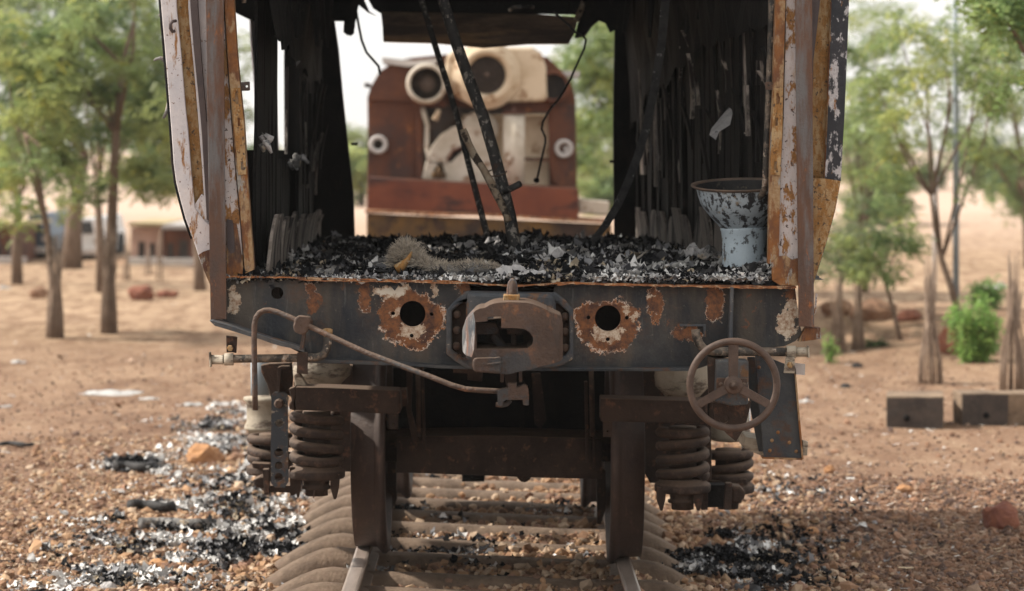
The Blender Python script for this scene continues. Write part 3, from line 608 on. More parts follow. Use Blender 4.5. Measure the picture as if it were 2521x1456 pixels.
# right end panel pieces
ro = [(2091,-60),(2090,0),(2085,135),(2078,298),(2076,328),(2070,442),(2056,518),(2034,599),(2013,666),(2003,697)]
P('side_panel', 'soot_white', MB().prism([(2047,-60),(2047,8),(2042,140),(2037,300),(2032,410),(2026,500),(2018,600),(2003,697)] + ro[::-1], F0+.012, F0+.03), bevel=.003, label='outer right panel strip, soot black over white paint')
P('panel_lower', 'tan', MB().prism([(2030,440),(2069,446),(2055,519),(2033,600),(2012,666),(2004,695),(1999,690),(1999,440)], F0+.004, F0+.0115), bevel=.001, label='rust stained lower part of the outer right panel')
P('recess', 'tan', MB().prism([(2018,-60),(2018,8),(2002,150),(1999,300),(1998,470),(1998,690),(2003,697),(2018,600),(2026,500),(2032,410),(2037,300),(2042,140),(2047,8),(2047,-60)], F0+.045, F0+.055), label='recessed tan rusted strip on the right')
P('panel_rib', 'orange', MB().tube([W(x, y, F0+.02) for x, y in ((2047,5),(2042,140),(2037,300),(2032,410),(2026,480))], .005, 8))
P('seal_strip', 'strip', MB().prism([(1994,-60),(2022,-60),(2018,8),(2002,150),(1999,300),(1994,300)], F0-.005, F0+.007), label='dark strip beside the right post')
P('door_pillar', 'cream', MB().prism([(1936,-60),(1960,-60),(1962,300),(1966,626),(1968,700),(1914,690),(1914,640),(1920,450),(1928,300),(1932,150)], F0-.012, F0+.03), bevel=.002, label='right door pillar, white paint speckled with rust')
P('pillar_foot', 'orange', MB().prism([(1914,632),(1935,630),(1950,640),(1966,636),(1968,704),(1920,703),(1900,690),(1900,650)], F0-.036, F0-.0125), bevel=.001, label='orange rusted box at the foot of the right pillar')
P('door_jamb', 'orange', MB().prism([(1910,-60),(1934,-60),(1934,0),(1930,150),(1926,325),(1921,450),(1917,653),(1890,650),(1893,480),(1897,330),(1902,230),(1905,120),(1909,0)], F0-.03, F0+.02), bevel=.002, label='right door jamb of orange rusted steel')
lock = P('lock_plate', 'tan', MB().prism([(1906,217),(1928,218),(1926,330),(1921,432),(1896,430),(1899,330)], F0-.038, F0-.0305, [[(1911,230),(1917,230),(1917,238),(1920,238),(1920,248),(1917,256),(1911,256)], [(1909,290),(1915,290),(1914,310),(1908,310)], [(1906,398),(1912,398),(1911,419),(1905,419)]]), bevel=.001, label='pale yellow lock plate with three slots on the right jamb')
for x, y in ((1914,223), (1907,372), (1908,425)): P('screw', 'tan', MB().lathe(W(x, y, F0-.040), [(.0,-.003),(.005,-.002),(.006,.002)], 10, 'Y'), lock)
P('hinge_tab', 'coupler', MB().prism([(1883,204),(1888,201),(1904,203),(1903,223),(1884,221)], F0-.02, F0-.012, [circ(1892,211,2.4,10)]), bevel=.001)
P('torn_edge', 'cream', MB().prism([(2008,722),(2012,724),(2008,770),(2004,775),(2005,745)], F0+.02, F0+.024), label='loose rusted sliver hanging beside the right post')
# jamb pipe that bends at its foot into an elbow
P('jamb_pipe', 'pipe_dark', MB().tube([W(1900,-60,F0+.12), W(1898,60,F0+.12), W(1893,200,F0+.12), W(1889,300,F0+.12), W(1884,440,F0+.12), W(1882,465,F0+.13), W(1876,480,F0+.2), W(1868,488,F0+.34)], .0115, 12), label='sooty vertical pipe inside the right jamb')
P('panel_hook', 'pipe_dark', MB().tube([W(599,-40,F0+.02), W(600,8,F0+.02)], .008), label='stub of pipe hanging at the top left')
# outer skin running back, both sides (tumblehome section)
def skin(sil, Y0, Y1, inner):
    V = []; Fc = []; n = len(sil)
    for Y in (Y0, Y1):
        for x, y in sil:
            p = W(x, y, F0); sh = -.08*(Y-F0) * 0
            V.append((p.x + sh, Y, p.z)); 
        for x, y in sil:
            p = W(x, y, F0); V.append((p.x + inner, Y, p.z))
    for i in range(n-1):
        Fc += [(i, i+1, 2*n+i+1, 2*n+i), (n+i+1, n+i, 3*n+i, 3*n+i+1), (i+1, i, n+i, n+i+1), (2*n+i, 2*n+i+1, 3*n+i+1, 3*n+i)]
    Fc += [(0, n, 3*n, 2*n), (n-1, 2*n-1, 4*n-1, 3*n-1)[::-1]]
    return MB().add(V, Fc)
top = [(400,-1050),(392,-700),(391,-300)]
win = [(400,-480),(391,-300)]
P('roof', 'char', MB().add(*(lambda pts: ([(x, Y, z) for Y in (F0+.05, F0+4.55) for x, z in pts], [(i, i+1, len(pts)+i+1, len(pts)+i) for i in range(len(pts)-1)]))([(-1.25, 3.3), (-1.05, 3.55), (-.5, 3.72), (0, 3.78), (.5, 3.72), (1.0, 3.55), (1.2, 3.3)]), True), label='blackened curved roof')
# left outer skin: sill band, posts between window openings, cant rail
def lx(y): return np.interp(y, [-60,0,115,264,404,449,490,538,588,639,694], [394,395,405,417,427,433,443,456,474,491,513])
sl = [(x, y) for x, y in lo if y > 395]
P('side_skin', 'cream_w', skin([(427,400)] + sl[1:-1], F0+.031, F0+4.5, .006), label='left outer skin below the windows')
P('cant_rail', 'char', skin([(394,-60),(392,-300),(391,-900)], F0+.031, F0+4.5, .006))
for a, b in ((.031, .5), (1.7, 2.1), (3.4, 3.7), (4.3, 4.5)):
    P('window_post', 'cream_w', skin([(394,-61),(395,0),(405,115),(417,264),(427,399)], F0+a, F0+b, .006))
P('side_skin', 'soot_white', skin([(2091,-1100),(2091,-60)] + ro[1:-1], F0+.031, F0+4.5, -.006), label='right outer skin')
# ---- interior
def wallx(px_near, px_far, t):   # picture x along a wall, t 0..1 of depth
    Ya, Yb = F0+.15, F0+4.4; Y = Ya + (Yb-Ya)*t
    X = fx(px_near, Ya)*(1-t) + fx(px_far, Yb)*t
    return X, Y
# right wall backing and slats
def wall_back(near, far, z0, z1, t0=0, t1=1, off=0):
    a = wallx(near, far, t0); b = wallx(near, far, t1); th = .02 if near > CX else -.02
    return MB().add([(a[0]+off, a[1], z0), (b[0]+off, b[1], z0), (b[0]+off, b[1], z1), (a[0]+off, a[1], z1), (a[0]+off+th, a[1], z0), (b[0]+off+th, b[1], z0), (b[0]+off+th, b[1], z1), (a[0]+off+th, a[1], z1)],
                    [(0,1,2,3),(7,6,5,4),(0,4,5,1),(1,5,6,2),(2,6,7,3),(3,7,4,0)])
P('wall_lining', 'char', wall_back(1968, 1590, 1.24, 3.3, off=.012), label='charred right wall lining')
P('wall_lining', 'char', wall_back(618, 758, 1.24, 1.70, off=-.03), label='charred left wall lining below the window')
P('wall_lining', 'char', wall_back(618, 758, 2.36, 3.3, off=-.03), label='charred left wall lining above the window')
def slat(near, far, t, w, z0, z1, mat, depth, lean, twist=0, parent=None, name='wall_slat'):
    x, y = wallx(near, far, t); a = wallx(near, far, t-.01); b = wallx(near, far, t+.01)
    d = Vector((b[0]-a[0], b[1]-a[1], 0)).normalized(); side = -1 if near > CX else 1
    nrm = Vector((side*abs(d.y), -side*d.x*(1 if near > CX else 1), 0)); V = []; N = 7
    for i in range(N+1):
        f = i/N; z = z0 + (z1-z0)*f; wob = .006*mnoise.noise(Vector((t*37, z*3, 2)))
        ww = w * (1 - .5*max(0, f-.8)/.2 * random.random() + random.uniform(-.08, .08))
        c = Vector((x, y, z)) + nrm*(depth + wob + twist*f*f) + d*(lean*f)
        for s, e in ((-.5, 0), (.5, 0), (.5, -.012), (-.5, -.012)): V.append(c + d*ww*s + nrm*e)
    Fc = [(i*4+k, i*4+(k+1) % 4, (i+1)*4+(k+1) % 4, (i+1)*4+k) for i in range(N) for k in range(4)] + [(3,2,1,0), tuple(N*4+k for k in range(4))]
    return P(name, mat, MB().add(V, Fc), parent)
rs = random.Random(5)
def zat(py, t): return fz(py, F0+.15 + 4.25*t)
for k in range(60):
    t = (k+.5)/60; mat = 'charwood' if rs.random() < .80 else 'char'
    slat(1968, 1588, t + rs.uniform(-.006,.006), rs.uniform(.045,.12), 1.25, zat(rs.uniform(-70, 20), t), mat, .010 + .045*rs.random(), rs.uniform(-.11, .11), rs.uniform(-.01,.03))
def curtain(near, far, t0, t1, zbot, off, name, label):  # ragged black sheet, added to keep the upper walls dark
    N = 60; V = []
    for i in range(N+1):
        t = t0 + (t1-t0)*i/N; x, y = wallx(near, far, t); side = -1 if near > CX else 1
        zb = zbot(t) + .05*mnoise.noise(Vector((t*30, 1, near*.01))) + .03*mnoise.noise(Vector((t*90, 4, 2)))
        for j in range(9):
            f = j/8; z = zb + (3.3-zb)*f; o = off*(.5+.5*f) + .04*mnoise.noise(Vector((t*16, z*5, 3))) + .02*mnoise.noise(Vector((t*50, z*14, 3)))
            V.append((x + side*(o+.03), y, z))
    return P(name, 'char', MB().add(V, [(i*9+j, (i+1)*9+j, (i+1)*9+j+1, i*9+j+1) for i in range(N) for j in range(8)], False), label=label)
def zb_right(t):
    x, y = wallx(1968, 1588, t); px = x/y*FOC + CX
    return fz(float(np.interp(px, [1580,1600,1640,1700,1760,1830,1870,1900], [330,300,235,185,130,95,80,70])), y)
def zb_left(t):
    x, y = wallx(622, 760, t); px = x/y*FOC + CX
    return fz(float(np.interp(px, [610,630,660,690,700,720,760], [88,90,115,150,158,190,210])), y)
curtain(1968, 1588, 0, 1, zb_right, .10, 'darkening_curtain', 'black charred sheet added to darken the upper right wall')
curtain(622, 760, 0, 1, zb_left, .06, 'darkening_curtain', 'black charred sheet added to darken the upper left wall')
# pale scorched strips peeling on the right wall: picture x, top y, bottom y, width m
for px, y0, y1, w, dp in ((1866,72,330,.11,.05), (1846,75,320,.06,.04), (1880,80,300,.10,.04), (1722,120,190,.14,.04), (1742,180,260,.09,.05), (1805,100,260,.06,.04), (1642,170,420,.15,.05), (1682,165,310,.10,.04), (1600,300,430,.16,.04), (1587,90,160,.16,.05), (1757,95,150,.06,.04), (1830,80,250,.05,.03), (1700,210,330,.06,.03), (1660,180,300,.07,.03), (1620,300,400,.10,.03)):
    # find t where the wall is seen at px
    lo_, hi_ = 0, 1
    for _ in range(30):
        mid = (lo_+hi_)/2; x, y = wallx(1968, 1588, mid)
        if x/y*FOC + CX > px: lo_ = mid
        else: hi_ = mid
    t = (lo_+hi_)/2
    slat(1968, 1588, t, w, zat(y1, t), zat(y0, t), 'slat_pale', dp, rs.uniform(-.05, .05), rs.uniform(0, .03))
for k in range(40):   # loose burnt strips hanging at odd angles
    t = rs.uniform(.02, .98); ya = rs.uniform(70, 330); yb = ya + rs.uniform(60, 200)
    slat(1968, 1588, t, rs.uniform(.018, .06), zat(yb, t), zat(ya, t), rs.choice(('charwood', 'char', 'slat_pale', 'board_grey', 'charwood')), rs.uniform(.03, .09), rs.uniform(-.14, .14), rs.uniform(-.02, .05), name='loose_strip')
for k in range(16):
    t = rs.uniform(.55, .98); ya = rs.uniform(190, 330); yb = ya + rs.uniform(60, 180)
    slat(622, 760, t, rs.uniform(.03, .08), zat(yb, t), zat(ya, t), rs.choice(('charwood', 'char', 'board_grey')), rs.uniform(.03, .08), rs.uniform(-.14, .14), rs.uniform(-.02, .04), name='loose_strip')
for k in range(11):   # singed grey skirting boards, lower right
    t = .30 + .66*k/10; slat(1968, 1588, t, .23, 1.25, zat(rs.uniform(508, 535), t), 'board_grey', .055, rs.uniform(-.10, .08), rs.uniform(-.01, .03), name='skirting_board')
# left wall slats
for k in range(34):
    t = .05 + (k+.5)/34*.95; X, Yw = wallx(622, 760, t); px = X/Yw*FOC + CX
    zt = zat(rs.uniform(150, 200) if px > 690 else rs.uniform(70, 110), t); mat = rs.choice(('charwood','charwood','char'))
    if 616 < px < 629 or 684 < px < 712:
        z1 = zat(392 if px > 680 else 348, t); slat(622, 760, t, .11, 1.25, z1, 'char', .0, 0)
        continue
    slat(622, 760, t, .13, 1.25, 2.5, mat, .0 if px < 690 else .012 + .03*rs.random(), rs.uniform(-.02, .02) if px > 712 else 0)
for px, y0, y1, w in ((688,165,380,.05), (722,200,330,.05), (740,230,360,.05)):
    lo_, hi_ = 0, 1
    for _ in range(30):
        mid = (lo_+hi_)/2; x, y = wallx(622, 760, mid)
        if x/y*FOC + CX < px: lo_ = mid
        else: hi_ = mid
    slat(622, 760, lo_, w, zat(y1, lo_), zat(y0, lo_), 'slat_pale' if px < 710 else 'charwood', .035 if px < 710 else .05, 0)
for k in range(17):
    t = .03 + .93*k/16; slat(622, 760, t, .26, 1.25, zat(rs.uniform(512, 545), t), 'board_grey', .06, rs.uniform(.02, .18), rs.uniform(0, .03), name='skirting_board')
for k in range(14):   # grey ash caught along the left window sill and in the wall
    t = rs.choice((.03, .06, .5, .53, .56, .60, .7, .8)); X, Yw = wallx(622, 760, t); px = X/Yw*FOC + CX + rs.uniform(8, 30); py = (345 if px < 665 else 388) + rs.uniform(-12, 16)
    q_ = W(px, py, Yw - .05); P('sill_ash', 'ash_pale' if k % 2 else 'ash_crust', MB().tube([q_ + Vector((rs.uniform(-.03,.03), 0, rs.uniform(-.02,.02))), q_, q_ + Vector((rs.uniform(-.02,.03), 0, -rs.uniform(.02,.05)))], [.006, rs.uniform(.012,.022), .005], 6))
# far bulkhead, either side of the doorway
YB = F0+4.42
P('bulkhead', 'char', MB().prism([(700,-700),(812,-700),(815,0),(822,50),(830,120),(845,240),(856,350),(868,480),(874,588),(868,592),(700,592)], YB, YB+.05), disp=(.008, 6, .3, 2), label='charred bulkhead left of the far doorway')
P('bulkhead', 'char', MB().prism([(1512,-700),(1640,-700),(1640,604),(1512,604),(1510,300),(1513,80)], YB, YB+.05), disp=(.004, 6, .3, 2), label='charred bulkhead right of the far doorway')
for x, y in ((872,355), (1508,398)): P('bolt', 'char', MB().prism([(x-8,y-3),(x+8,y-4),(x+8,y+4),(x-8,y+3)], YB-.02, YB-.004))
P('ceiling_lining', 'char', MB().prism([(700,-700),(1640,-700),(1640,55),(1560,78),(1525,72),(1505,84),(1496,62),(1478,52),(1462,64),(1440,90),(1418,96),(1426,40),(1400,30),(1400,0),(940,0),(938,34),(915,22),(905,-8),(893,-12),(905,30),(925,40),(900,30),(880,14),(872,30),(870,70),(858,88),(846,78),(848,52),(822,50),(700,48)], YB-.06, YB-.01), disp=(.02, 8, .2, 2), label='torn black ceiling lining hanging above the far doorway')
P('header_sheet', 'head', MB().prism([(936,28),(1040,26),(1200,30),(1426,42),(1418,80),(1404,107),(1300,110),(1190,116),(1080,108),(943,101),(941,64)], YB+.1, YB+.16), disp=(.012, 3, .25, 3), label='brown scorched sheet hanging across the top of the doorway')
P('header_beam', 'char', MB().prism([(930,-60),(1430,-60),(1430,36),(930,28)], YB+.03, YB+.09), bevel=.01)
P('lamp_bracket', 'ash_crust', MB().tube([W(1255,26,YB), W(1262,18,YB-.02), W(1300,16,YB-.03), W(1312,18,YB)], .010, 8), label='small grey bracket on the header')
P('ceiling_scrap', 'branch', MB().tube([W(1418,52,YB-.15), W(1430,24,YB-.15), W(1436,4,YB-.15)], [.016,.014,.012], 8), label='short pale scrap hanging at the upper right')
# hanging shreds along the inner ceiling edges (front part of the roof space)
for k in range(60):
    left = k < 26; t = rs.uniform(.15, .98)
    X, Yw = wallx(622, 760, t) if left else wallx(1968, 1588, t)
    X += (rs.uniform(.0, .12) if left else -rs.uniform(.0, .16)); z1 = 2.9; z0 = fz(rs.uniform(-30, 95) if not left else rs.uniform(10, 130), Yw)
    P('hanging_shred', 'charwood' if rs.random() < .6 else 'char', MB().tube([(X, Yw, z1), (X+rs.uniform(-.03,.03), Yw, (z0+z1)/2), (X+rs.uniform(-.06,.06), Yw+rs.uniform(-.05,.05), z0)], [.05, .035, .008], 5, smooth=False))
P('hanging_shred', 'char', MB().prism([(858,-80),(892,-80),(884,10),(872,60),(870,84),(862,90),(852,76),(860,60),(862,20)], YB-.4, YB-.36), disp=(.01,10,.1,2), label='dark curled shred hanging at the upper left of the doorway')
P('hanging_shred', 'ash_pale', MB().add([W(1800,258,11.480), W(1803,280,11.380), W(1797,308,11.330), W(1770,325,11.330), W(1762,345,11.280), W(1746,333,11.330), W(1750,318,11.380), W(1772,290,11.430), W(1790,272,11.480)] + [W(1800,258,11.495), W(1803,280,11.395), W(1797,308,11.345), W(1770,325,11.345), W(1762,345,11.295), W(1746,333,11.345), W(1750,318,11.395), W(1772,290,11.445), W(1790,272,11.495)], [tuple(range(9)), tuple(range(17, 8, -1))] + [(i, (i+1) % 9, 9+(i+1) % 9, 9+i) for i in range(9)]), label='pale scorched rag hanging on the right wall')
# ---- coupler mounting casting
cast = P('coupler_casting', 'slate2', MB().prism([(1146,717),(1368,721),(1390,738),(1411,762),(1411,885),(1385,900),(1360,906),(1150,908),(1120,890),(1098,872),(1098,764),(1118,742)], F0-.045, F0-.001, [[(1112,766),(1143,742),(1147,750),(1147,880),(1140,884),(1112,862)], [(1368,746),(1374,748),(1400,772),(1401,860),(1390,876),(1368,880)]]), bevel=.008, label='blue grey hexagonal coupler mounting with bolted wings')
P('casting_wing', 'bogie', MB().prism([(1108,755),(1150,735),(1150,892),(1140,888),(1106,868)], F0-.012, F0-.003), cast)
P('casting_wing', 'bogie', MB().prism([(1364,740),(1406,765),(1406,868),(1364,886)], F0-.012, F0-.003), cast)
P('casting_box', 'slate2', MB().prism([(1149,721),(1365,724),(1362,880),(1152,880)], F0-.14, F0-.046), cast, bevel=.016, seg=3)
for x, y in ((1125,775),(1124,814),(1123,853),(1391,780),(1391,818),(1392,857)):
    P('bolt', 'coupler', MB().lathe(W(x, y, F0-.03), [(0,-.006),(.009,-.006),(.014,-.001),(.0145,.02)], 12, 'Y'), cast)
tx = bpy.data.curves.new('raised_lettering', 'FONT'); tx.body = 'CAF-86'; tx.size = .026; tx.extrude = .0015; tx.align_x = 'CENTER'
txo = bpy.data.objects.new('raised_lettering', tx); COL.objects.link(txo); txo.parent = cast
dg = bpy.context.evaluated_depsgraph_get(); tm = bpy.data.meshes.new_from_object(txo.evaluated_get(dg)); bpy.data.objects.remove(txo)
txo = bpy.data.objects.new('raised_lettering', tm); COL.objects.link(txo); tm.materials.clear(); tm.materials.append(M['slate2']); txo.parent = cast
txo.location = W(1126, 884, F0-.047) - wloc(cast); txo.rotation_euler = (math.radians(90), math.radians(30), 0)
# ---- coupler head
def zx(x, y): return (984.75 + .2525*x, 656.5 + .2525*y)
YC = F0-.62
coup = P('coupler_head', 'coupler', MB().prism([zx(*p) for p in ((712,452),(735,430),(770,412),(820,405),(870,377),(910,362),(960,352),(1060,347),(1230,352),(1300,368),(1370,395),(1440,428),(1462,560),(1500,700),(1540,840),(1560,925),(1480,950),(1400,968),(1250,1010),(1120,1035),(1060,1052),(950,1046),(830,1036),(740,1030),(712,1012),(700,985),(695,890),(722,800),(728,660),(735,540))], YC, YC+.30,
    [[zx(*p) for p in ((738,545),(850,535),(852,492),(983,488),(985,600),(1120,603),(1200,608),(1255,638),(1290,685),(1298,720),(1285,765),(1240,800),(1100,805),(745,805),(742,700))]]), bevel=.011, seg=3, label='dusty brown cast iron coupler head with a stepped opening')
def slab(pts, Yf, Yb): # pts: (px, py, Yfront) facets
    V = [W(x, y, Y) for x, y, Y in pts]; n = len(V); V += [Vector((v.x, Yb, v.z)) for v in V]
    return MB().add(V, [tuple(range(n)), tuple(range(2*n-1, n-1, -1))] + [(i, (i+1) % n, n+(i+1) % n, n+i) for i in range(n)])
P('coupler_cheek', 'coupler', slab([(*zx(1436,430), YC+.004), (*zx(1575,480), YC+.09), (*zx(1586,560), YC+.10), (*zx(1586,905), YC+.10), (*zx(1560,930), YC+.06), (*zx(1545,850), YC+.003), (*zx(1498,700), YC+.003), (*zx(1460,560), YC+.003)], YC, YC+.30), coup, bevel=.006, seg=3, label='lighter angled right cheek')
P('coupler_horn', 'grey_iron', slab([(*zx(718,448), YC+.02), (*zx(670,490), YC+.06), (*zx(635,535), YC+.10), (*zx(606,620), YC+.14), (*zx(604,720), YC+.15), (*zx(608,830), YC+.14), (*zx(640,872), YC+.10), (*zx(700,890), YC+.03), (*zx(722,800), YC+.012), (*zx(728,660), YC+.012), (*zx(735,540), YC+.012)], YC, YC+.32), coup, bevel=.02, seg=4, label='blue grey scraped left horn')
P('coupler_pocket', 'coupler', MB().prism([zx(*p) for p in ((700,530),(1320,480),(1330,840),(700,830))], YC+.285, YC+.32, [[zx(*p) for p in ((745,662),(900,660),(915,690),(1010,800),(760,800))], [zx(*p) for p in ((960,615),(1040,610),(1040,660),(1080,672),(1080,798),(1040,770),(975,690))], [zx(*p) for p in ((1130,672),(1200,668),(1205,798),(1135,798))]]), coup)
P('coupler_dark_back', 'char', MB().prism([zx(*p) for p in ((700,520),(1330,480),(1330,850),(700,850))], YC+.33, YC+.36), coup)  # black backing plate, the shade deep in the opening put into colour
P('knuckle', 'coupler', MB().prism([zx(*p) for p in ((732,556),(930,552),(962,610),(945,655),(905,662),(735,660))], YC+.12, YC+.22), coup, bevel=.008, seg=3)
P('knuckle_arm', 'coupler', MB().tube([W(*zx(900,655), YC+.17), W(*zx(925,705), YC+.16), W(*zx(965,750), YC+.16), W(*zx(1010,782), YC+.16), W(*zx(1075,798), YC+.17)], [.013,.013,.012,.011,.007], 10), coup)
P('lock_block', 'coupler', MB().prism([zx(*p) for p in ((1038,612),(1195,612),(1198,660),(1040,656))], YC+.14, YC+.26), coup, bevel=.004)
P('lock_shank', 'coupler', MB().prism([zx(*p) for p in ((1082,660),(1130,660),(1130,800),(1080,800))], YC+.18, YC+.26), coup, bevel=.004)
P('coupler_step', 'coupler', MB().prism([zx(*p) for p in ((722,900),(740,893),(925,888),(980,880),(984,935),(980,1040),(740,1030),(716,1010),(706,985),(705,920))], YC-.022, YC-.001), coup, bevel=.008, seg=3)
P('coupler_step', 'coupler', MB().prism([zx(*p) for p in ((845,950),(985,930),(984,945),(860,962))], YC-.032, YC-.0225), coup, bevel=.003)
P('coupler_shank', 'bogie', MB().prism([zx(*p) for p in ((900,500),(1400,500),(1400,900),(900,900))], YC+.365, F0-.15), coup, bevel=.01)
pin = P('coupler_pin', 'coupler', MB().lathe(W(1262, 745, YC+.18), [(.016,-.01),(.0165,.02),(.017,.045),(.0155,.062),(.011,.074),(.005,.081),(0,.083)], 18), label='upright rounded pin on top of the coupler')
P('pin_web', 'grey_iron', MB().prism([(1246,746),(1247,712),(1250,696),(1256,688),(1268,688),(1272,698),(1275,716),(1276,746)], YC+.17, YC+.19), pin, bevel=.004)
P('pin_base', 'tan', MB().prism([(1239,727),(1279,727),(1280,748),(1238,748)], YC+.13, YC+.22), pin, bevel=.003)
# hanger under the coupler
hang = P('coupler_hanger', 'bogie', MB().prism([(1240,918),(1272,916),(1271,955),(1246,956)], YC+.10, YC+.16), bevel=.003, label='brown hanger bracket below the coupler')
for x0, x1, y0, y1 in ((1231,1240,918,942), (1277,1285,914,942)): P('hanger_lug', 'coupler', MB().pbox(x0, y0, x1, y1, YC+.08, .05), hang, bevel=.003)
P('hanger_clasp', 'coupler', MB().prism([(1250,944),(1272,944),(1272,955),(1290,948),(1298,952),(1301,965),(1302,998),(1296,999),(1287,997),(1286,985),(1245,985),(1238,990),(1236,1001),(1225,999),(1224,968),(1226,962),(1236,958),(1250,956)], YC+.03, YC+.075), hang, bevel=.004)
P('hanger_hook', 'coupler', MB().tube([W(1220,996,YC+.06), W(1234,998,YC+.06), W(1248,995,YC+.06), W(1256,986,YC+.06)], .008, 10), hang)
P('uncoupling_lever', 'coupler', MB().tube([W(x, y, Y) for x, y, Y in ((628,1010,9.72),(627,960,9.72),(626,900,9.72),(625,840,9.72),(626,800,9.72),(630,782,9.72),(638,771,9.72),(650,765,9.72),(663,764,9.72),(680,768,9.71),(710,780,9.7),(740,794,9.68),(800,822,9.65),(900,868,9.58),(1000,906,9.52),(1060,928,9.49),(1110,948,9.46),(1145,958,9.45),(1180,961,9.44),(1215,963,9.44),(1245,963,9.44))], [.0098]*12+[.0092]*9, 14), label='long bent brown lever rod running from the left down to the coupler')
cl = P('lever_clamp', 'coupler', MB().prism([(724,786),(732,778),(762,781),(765,790),(754,821),(744,826),(724,818),(721,806)], 9.66, 9.72), bevel=.006, seg=2, label='clamp holding the lever rod')
P('clamp_stem', 'coupler', MB().prism([(744,820),(752,818),(745,862),(736,862)], 9.71, 9.76), cl, bevel=.002)
P('clamp_arm', 'bogie', MB().prism([(740,800),(756,800),(756,816),(740,816)], 9.721, F0-.002), cl)
# brake pipes
pl = P('air_pipe', 'pipe_dark', MB().tube([W(x, y, F0-.07) for x, y in ((520,885),(560,884),(640,883),(720,882),(760,881),(780,880),(795,875),(803,862),(806,845),(806,830))], .0145, 14), label='dark air pipe with a cream end cap on the left')
P('pipe_cap', 'dust_cream', MB().tube([W(519,886,F0-.07), W(548,886,F0-.07), W(549,886,F0-.07)], [.0165,.0165,.0195], 16), pl)
P('pipe_collar', 'dust_cream', MB().tube([W(552,885.5,F0-.07), W(574,885,F0-.07)], .0215, 16), pl)
P('pipe_flange', 'dust_cream', MB().prism([(513,868),(516,868),(519,885),(519,905),(516,905),(514,888)], F0-.09, F0-.05), pl, bevel=.002)
P('pipe_bracket', 'bogie', MB().prism([(556,826),(583,830),(581,870),(572,868),(557,868)], F0-.055, F0-.04), pl, bevel=.002)
P('bracket_nut', 'tan', MB().lathe(W(566,858,F0-.066), [(0,-.01),(.010,-.008),(.012,.004)], 6, 'Y', smooth=False), pl)
P('pipe_strap', 'bogie', MB().prism([(731,868),(757,868),(757,922),(730,920)], F0-.095, F0-.086), pl, bevel=.003)
P('pipe_knob', 'tan', MB().lathe(W(806,820,F0-.05), [(.012,-.016),(.0175,.0),(.018,.012),(.010,.016),(0,.016)], 14), pl)
pr = P('air_pipe', 'pipe_dark', MB().tube([W(x, y, F0-.07) for x, y in ((1712,812),(1713,826),(1720,845),(1733,860),(1755,866),(1850,866),(1940,867))], .0155, 14), label='dark air pipe flaking white paint behind the handwheel')
P('pipe_collar', 'dust_cream', MB().tube([W(1936,867,F0-.07), W(1958,867,F0-.07)], .022, 16), pr)
P('pipe_cap', 'dust_cream', MB().tube([W(1958,867,F0-.07), W(1989,867,F0-.07)], .0165, 16), pr)
P('pipe_flange', 'dust_cream', MB().prism([(1988,852),(1992,853),(1993,881),(1989,882)], F0-.09, F0-.05), pr, bevel=.002)
P('pipe_strap', 'dust_cream', MB().prism([(1934,880),(1956,880),(1957,920),(1929,919)], F0-.10, F0-.09), pr, bevel=.002)
P('bracket_nut', 'tan', MB().lathe(W(1945,899,F0-.105), [(0,-.008),(.010,-.006),(.012,.004)], 6, 'Y', smooth=False), pr)
P('pipe_tab', 'ring', MB().prism([(1957,894),(1982,897),(1981,924),(1956,922)], F0-.04, F0-.034), pr)
P('hook_plate', 'slate2', MB().prism([(1673,798),(1737,799),(1738,830),(1733,830),(1731,804),(1673,804)], F0-.012, F0-.001), label='thin raised bracket edge on the headstock')
# handwheel
YW = F0-.28
c = W(1805, 948, YW); s = YW/FOC
hw = P('handwheel', 'wheelrim', MB().lathe(c, [((107 + 9*math.cos(a))*s, 9*s*math.sin(a)) for a in [2*math.pi*i/12 for i in range(12)]], 72, 'Y', closed=True), label='brown three spoked brake handwheel')
for ang, w0, w1 in ((90, 11.5, 12.5), (209, 11, 10), (331, 11, 10)):
    a = math.radians(ang); d = Vector((math.cos(a), 0, math.sin(a))); q = Vector((-math.sin(a), 0, math.cos(a)))
    pts = [c + d*14*s + q*w0*s, c + d*103*s + q*w1*s, c + d*103*s - q*w1*s, c + d*14*s - q*w0*s]
    V = [p + Vector((0,-.004,0)) for p in pts] + [p + Vector((0,.006,0)) for p in pts]
    P('spoke', 'wheelrim', MB().add(V, [(0,1,2,3),(7,6,5,4)] + [(i,(i+1)%4,4+(i+1)%4,4+i) for i in range(4)]), hw, bevel=.002)
hb = P('hub', 'wheelrim', MB().lathe(c, [(0,-.012),(20*s,-.012),(22.5*s,-.008),(22.5*s,.02)], 24, 'Y'), hw, bevel=0)
P('hub_nut', 'coupler', MB().lathe(c, [(0,-.028),(5*s,-.027),(6*s,-.024),(6*s,-.018),(12*s,-.018),(12.5*s,-.012)], 12, 'Y'), hw)
P('wheel_spindle', 'coupler', MB().tube([c + Vector((0,.005,0)), c + Vector((0,.16,0))], .02, 12), hw)
gb = P('gear_box', 'slate2', MB().prism([(1763,887),(1843,888),(1842,996),(1800,1000),(1760,990)], YW+.14, YW+.24), bevel=.006, seg=2, label='slate grey box behind the handwheel')
P('box_bracket', 'coupler', MB().prism([(1764,931),(1839,932),(1838,966),(1763,965)], YW+.125, YW+.139), gb, bevel=.002)
for x in (1775, 1831): P('bolt', 'coupler', MB().lathe(W(x, 949, YW+.118), [(0,-.008),(.008,-.006),(.010,.008)], 8, 'Y'), gb)
P('v_plate', 'bogie', MB().prism([(1752,990),(1850,988),(1835,1050),(1812,1088),(1790,1070),(1762,1040)], YW+.26, YW+.28, [circ(1782,1032,11,14)]), gb, bevel=.003)
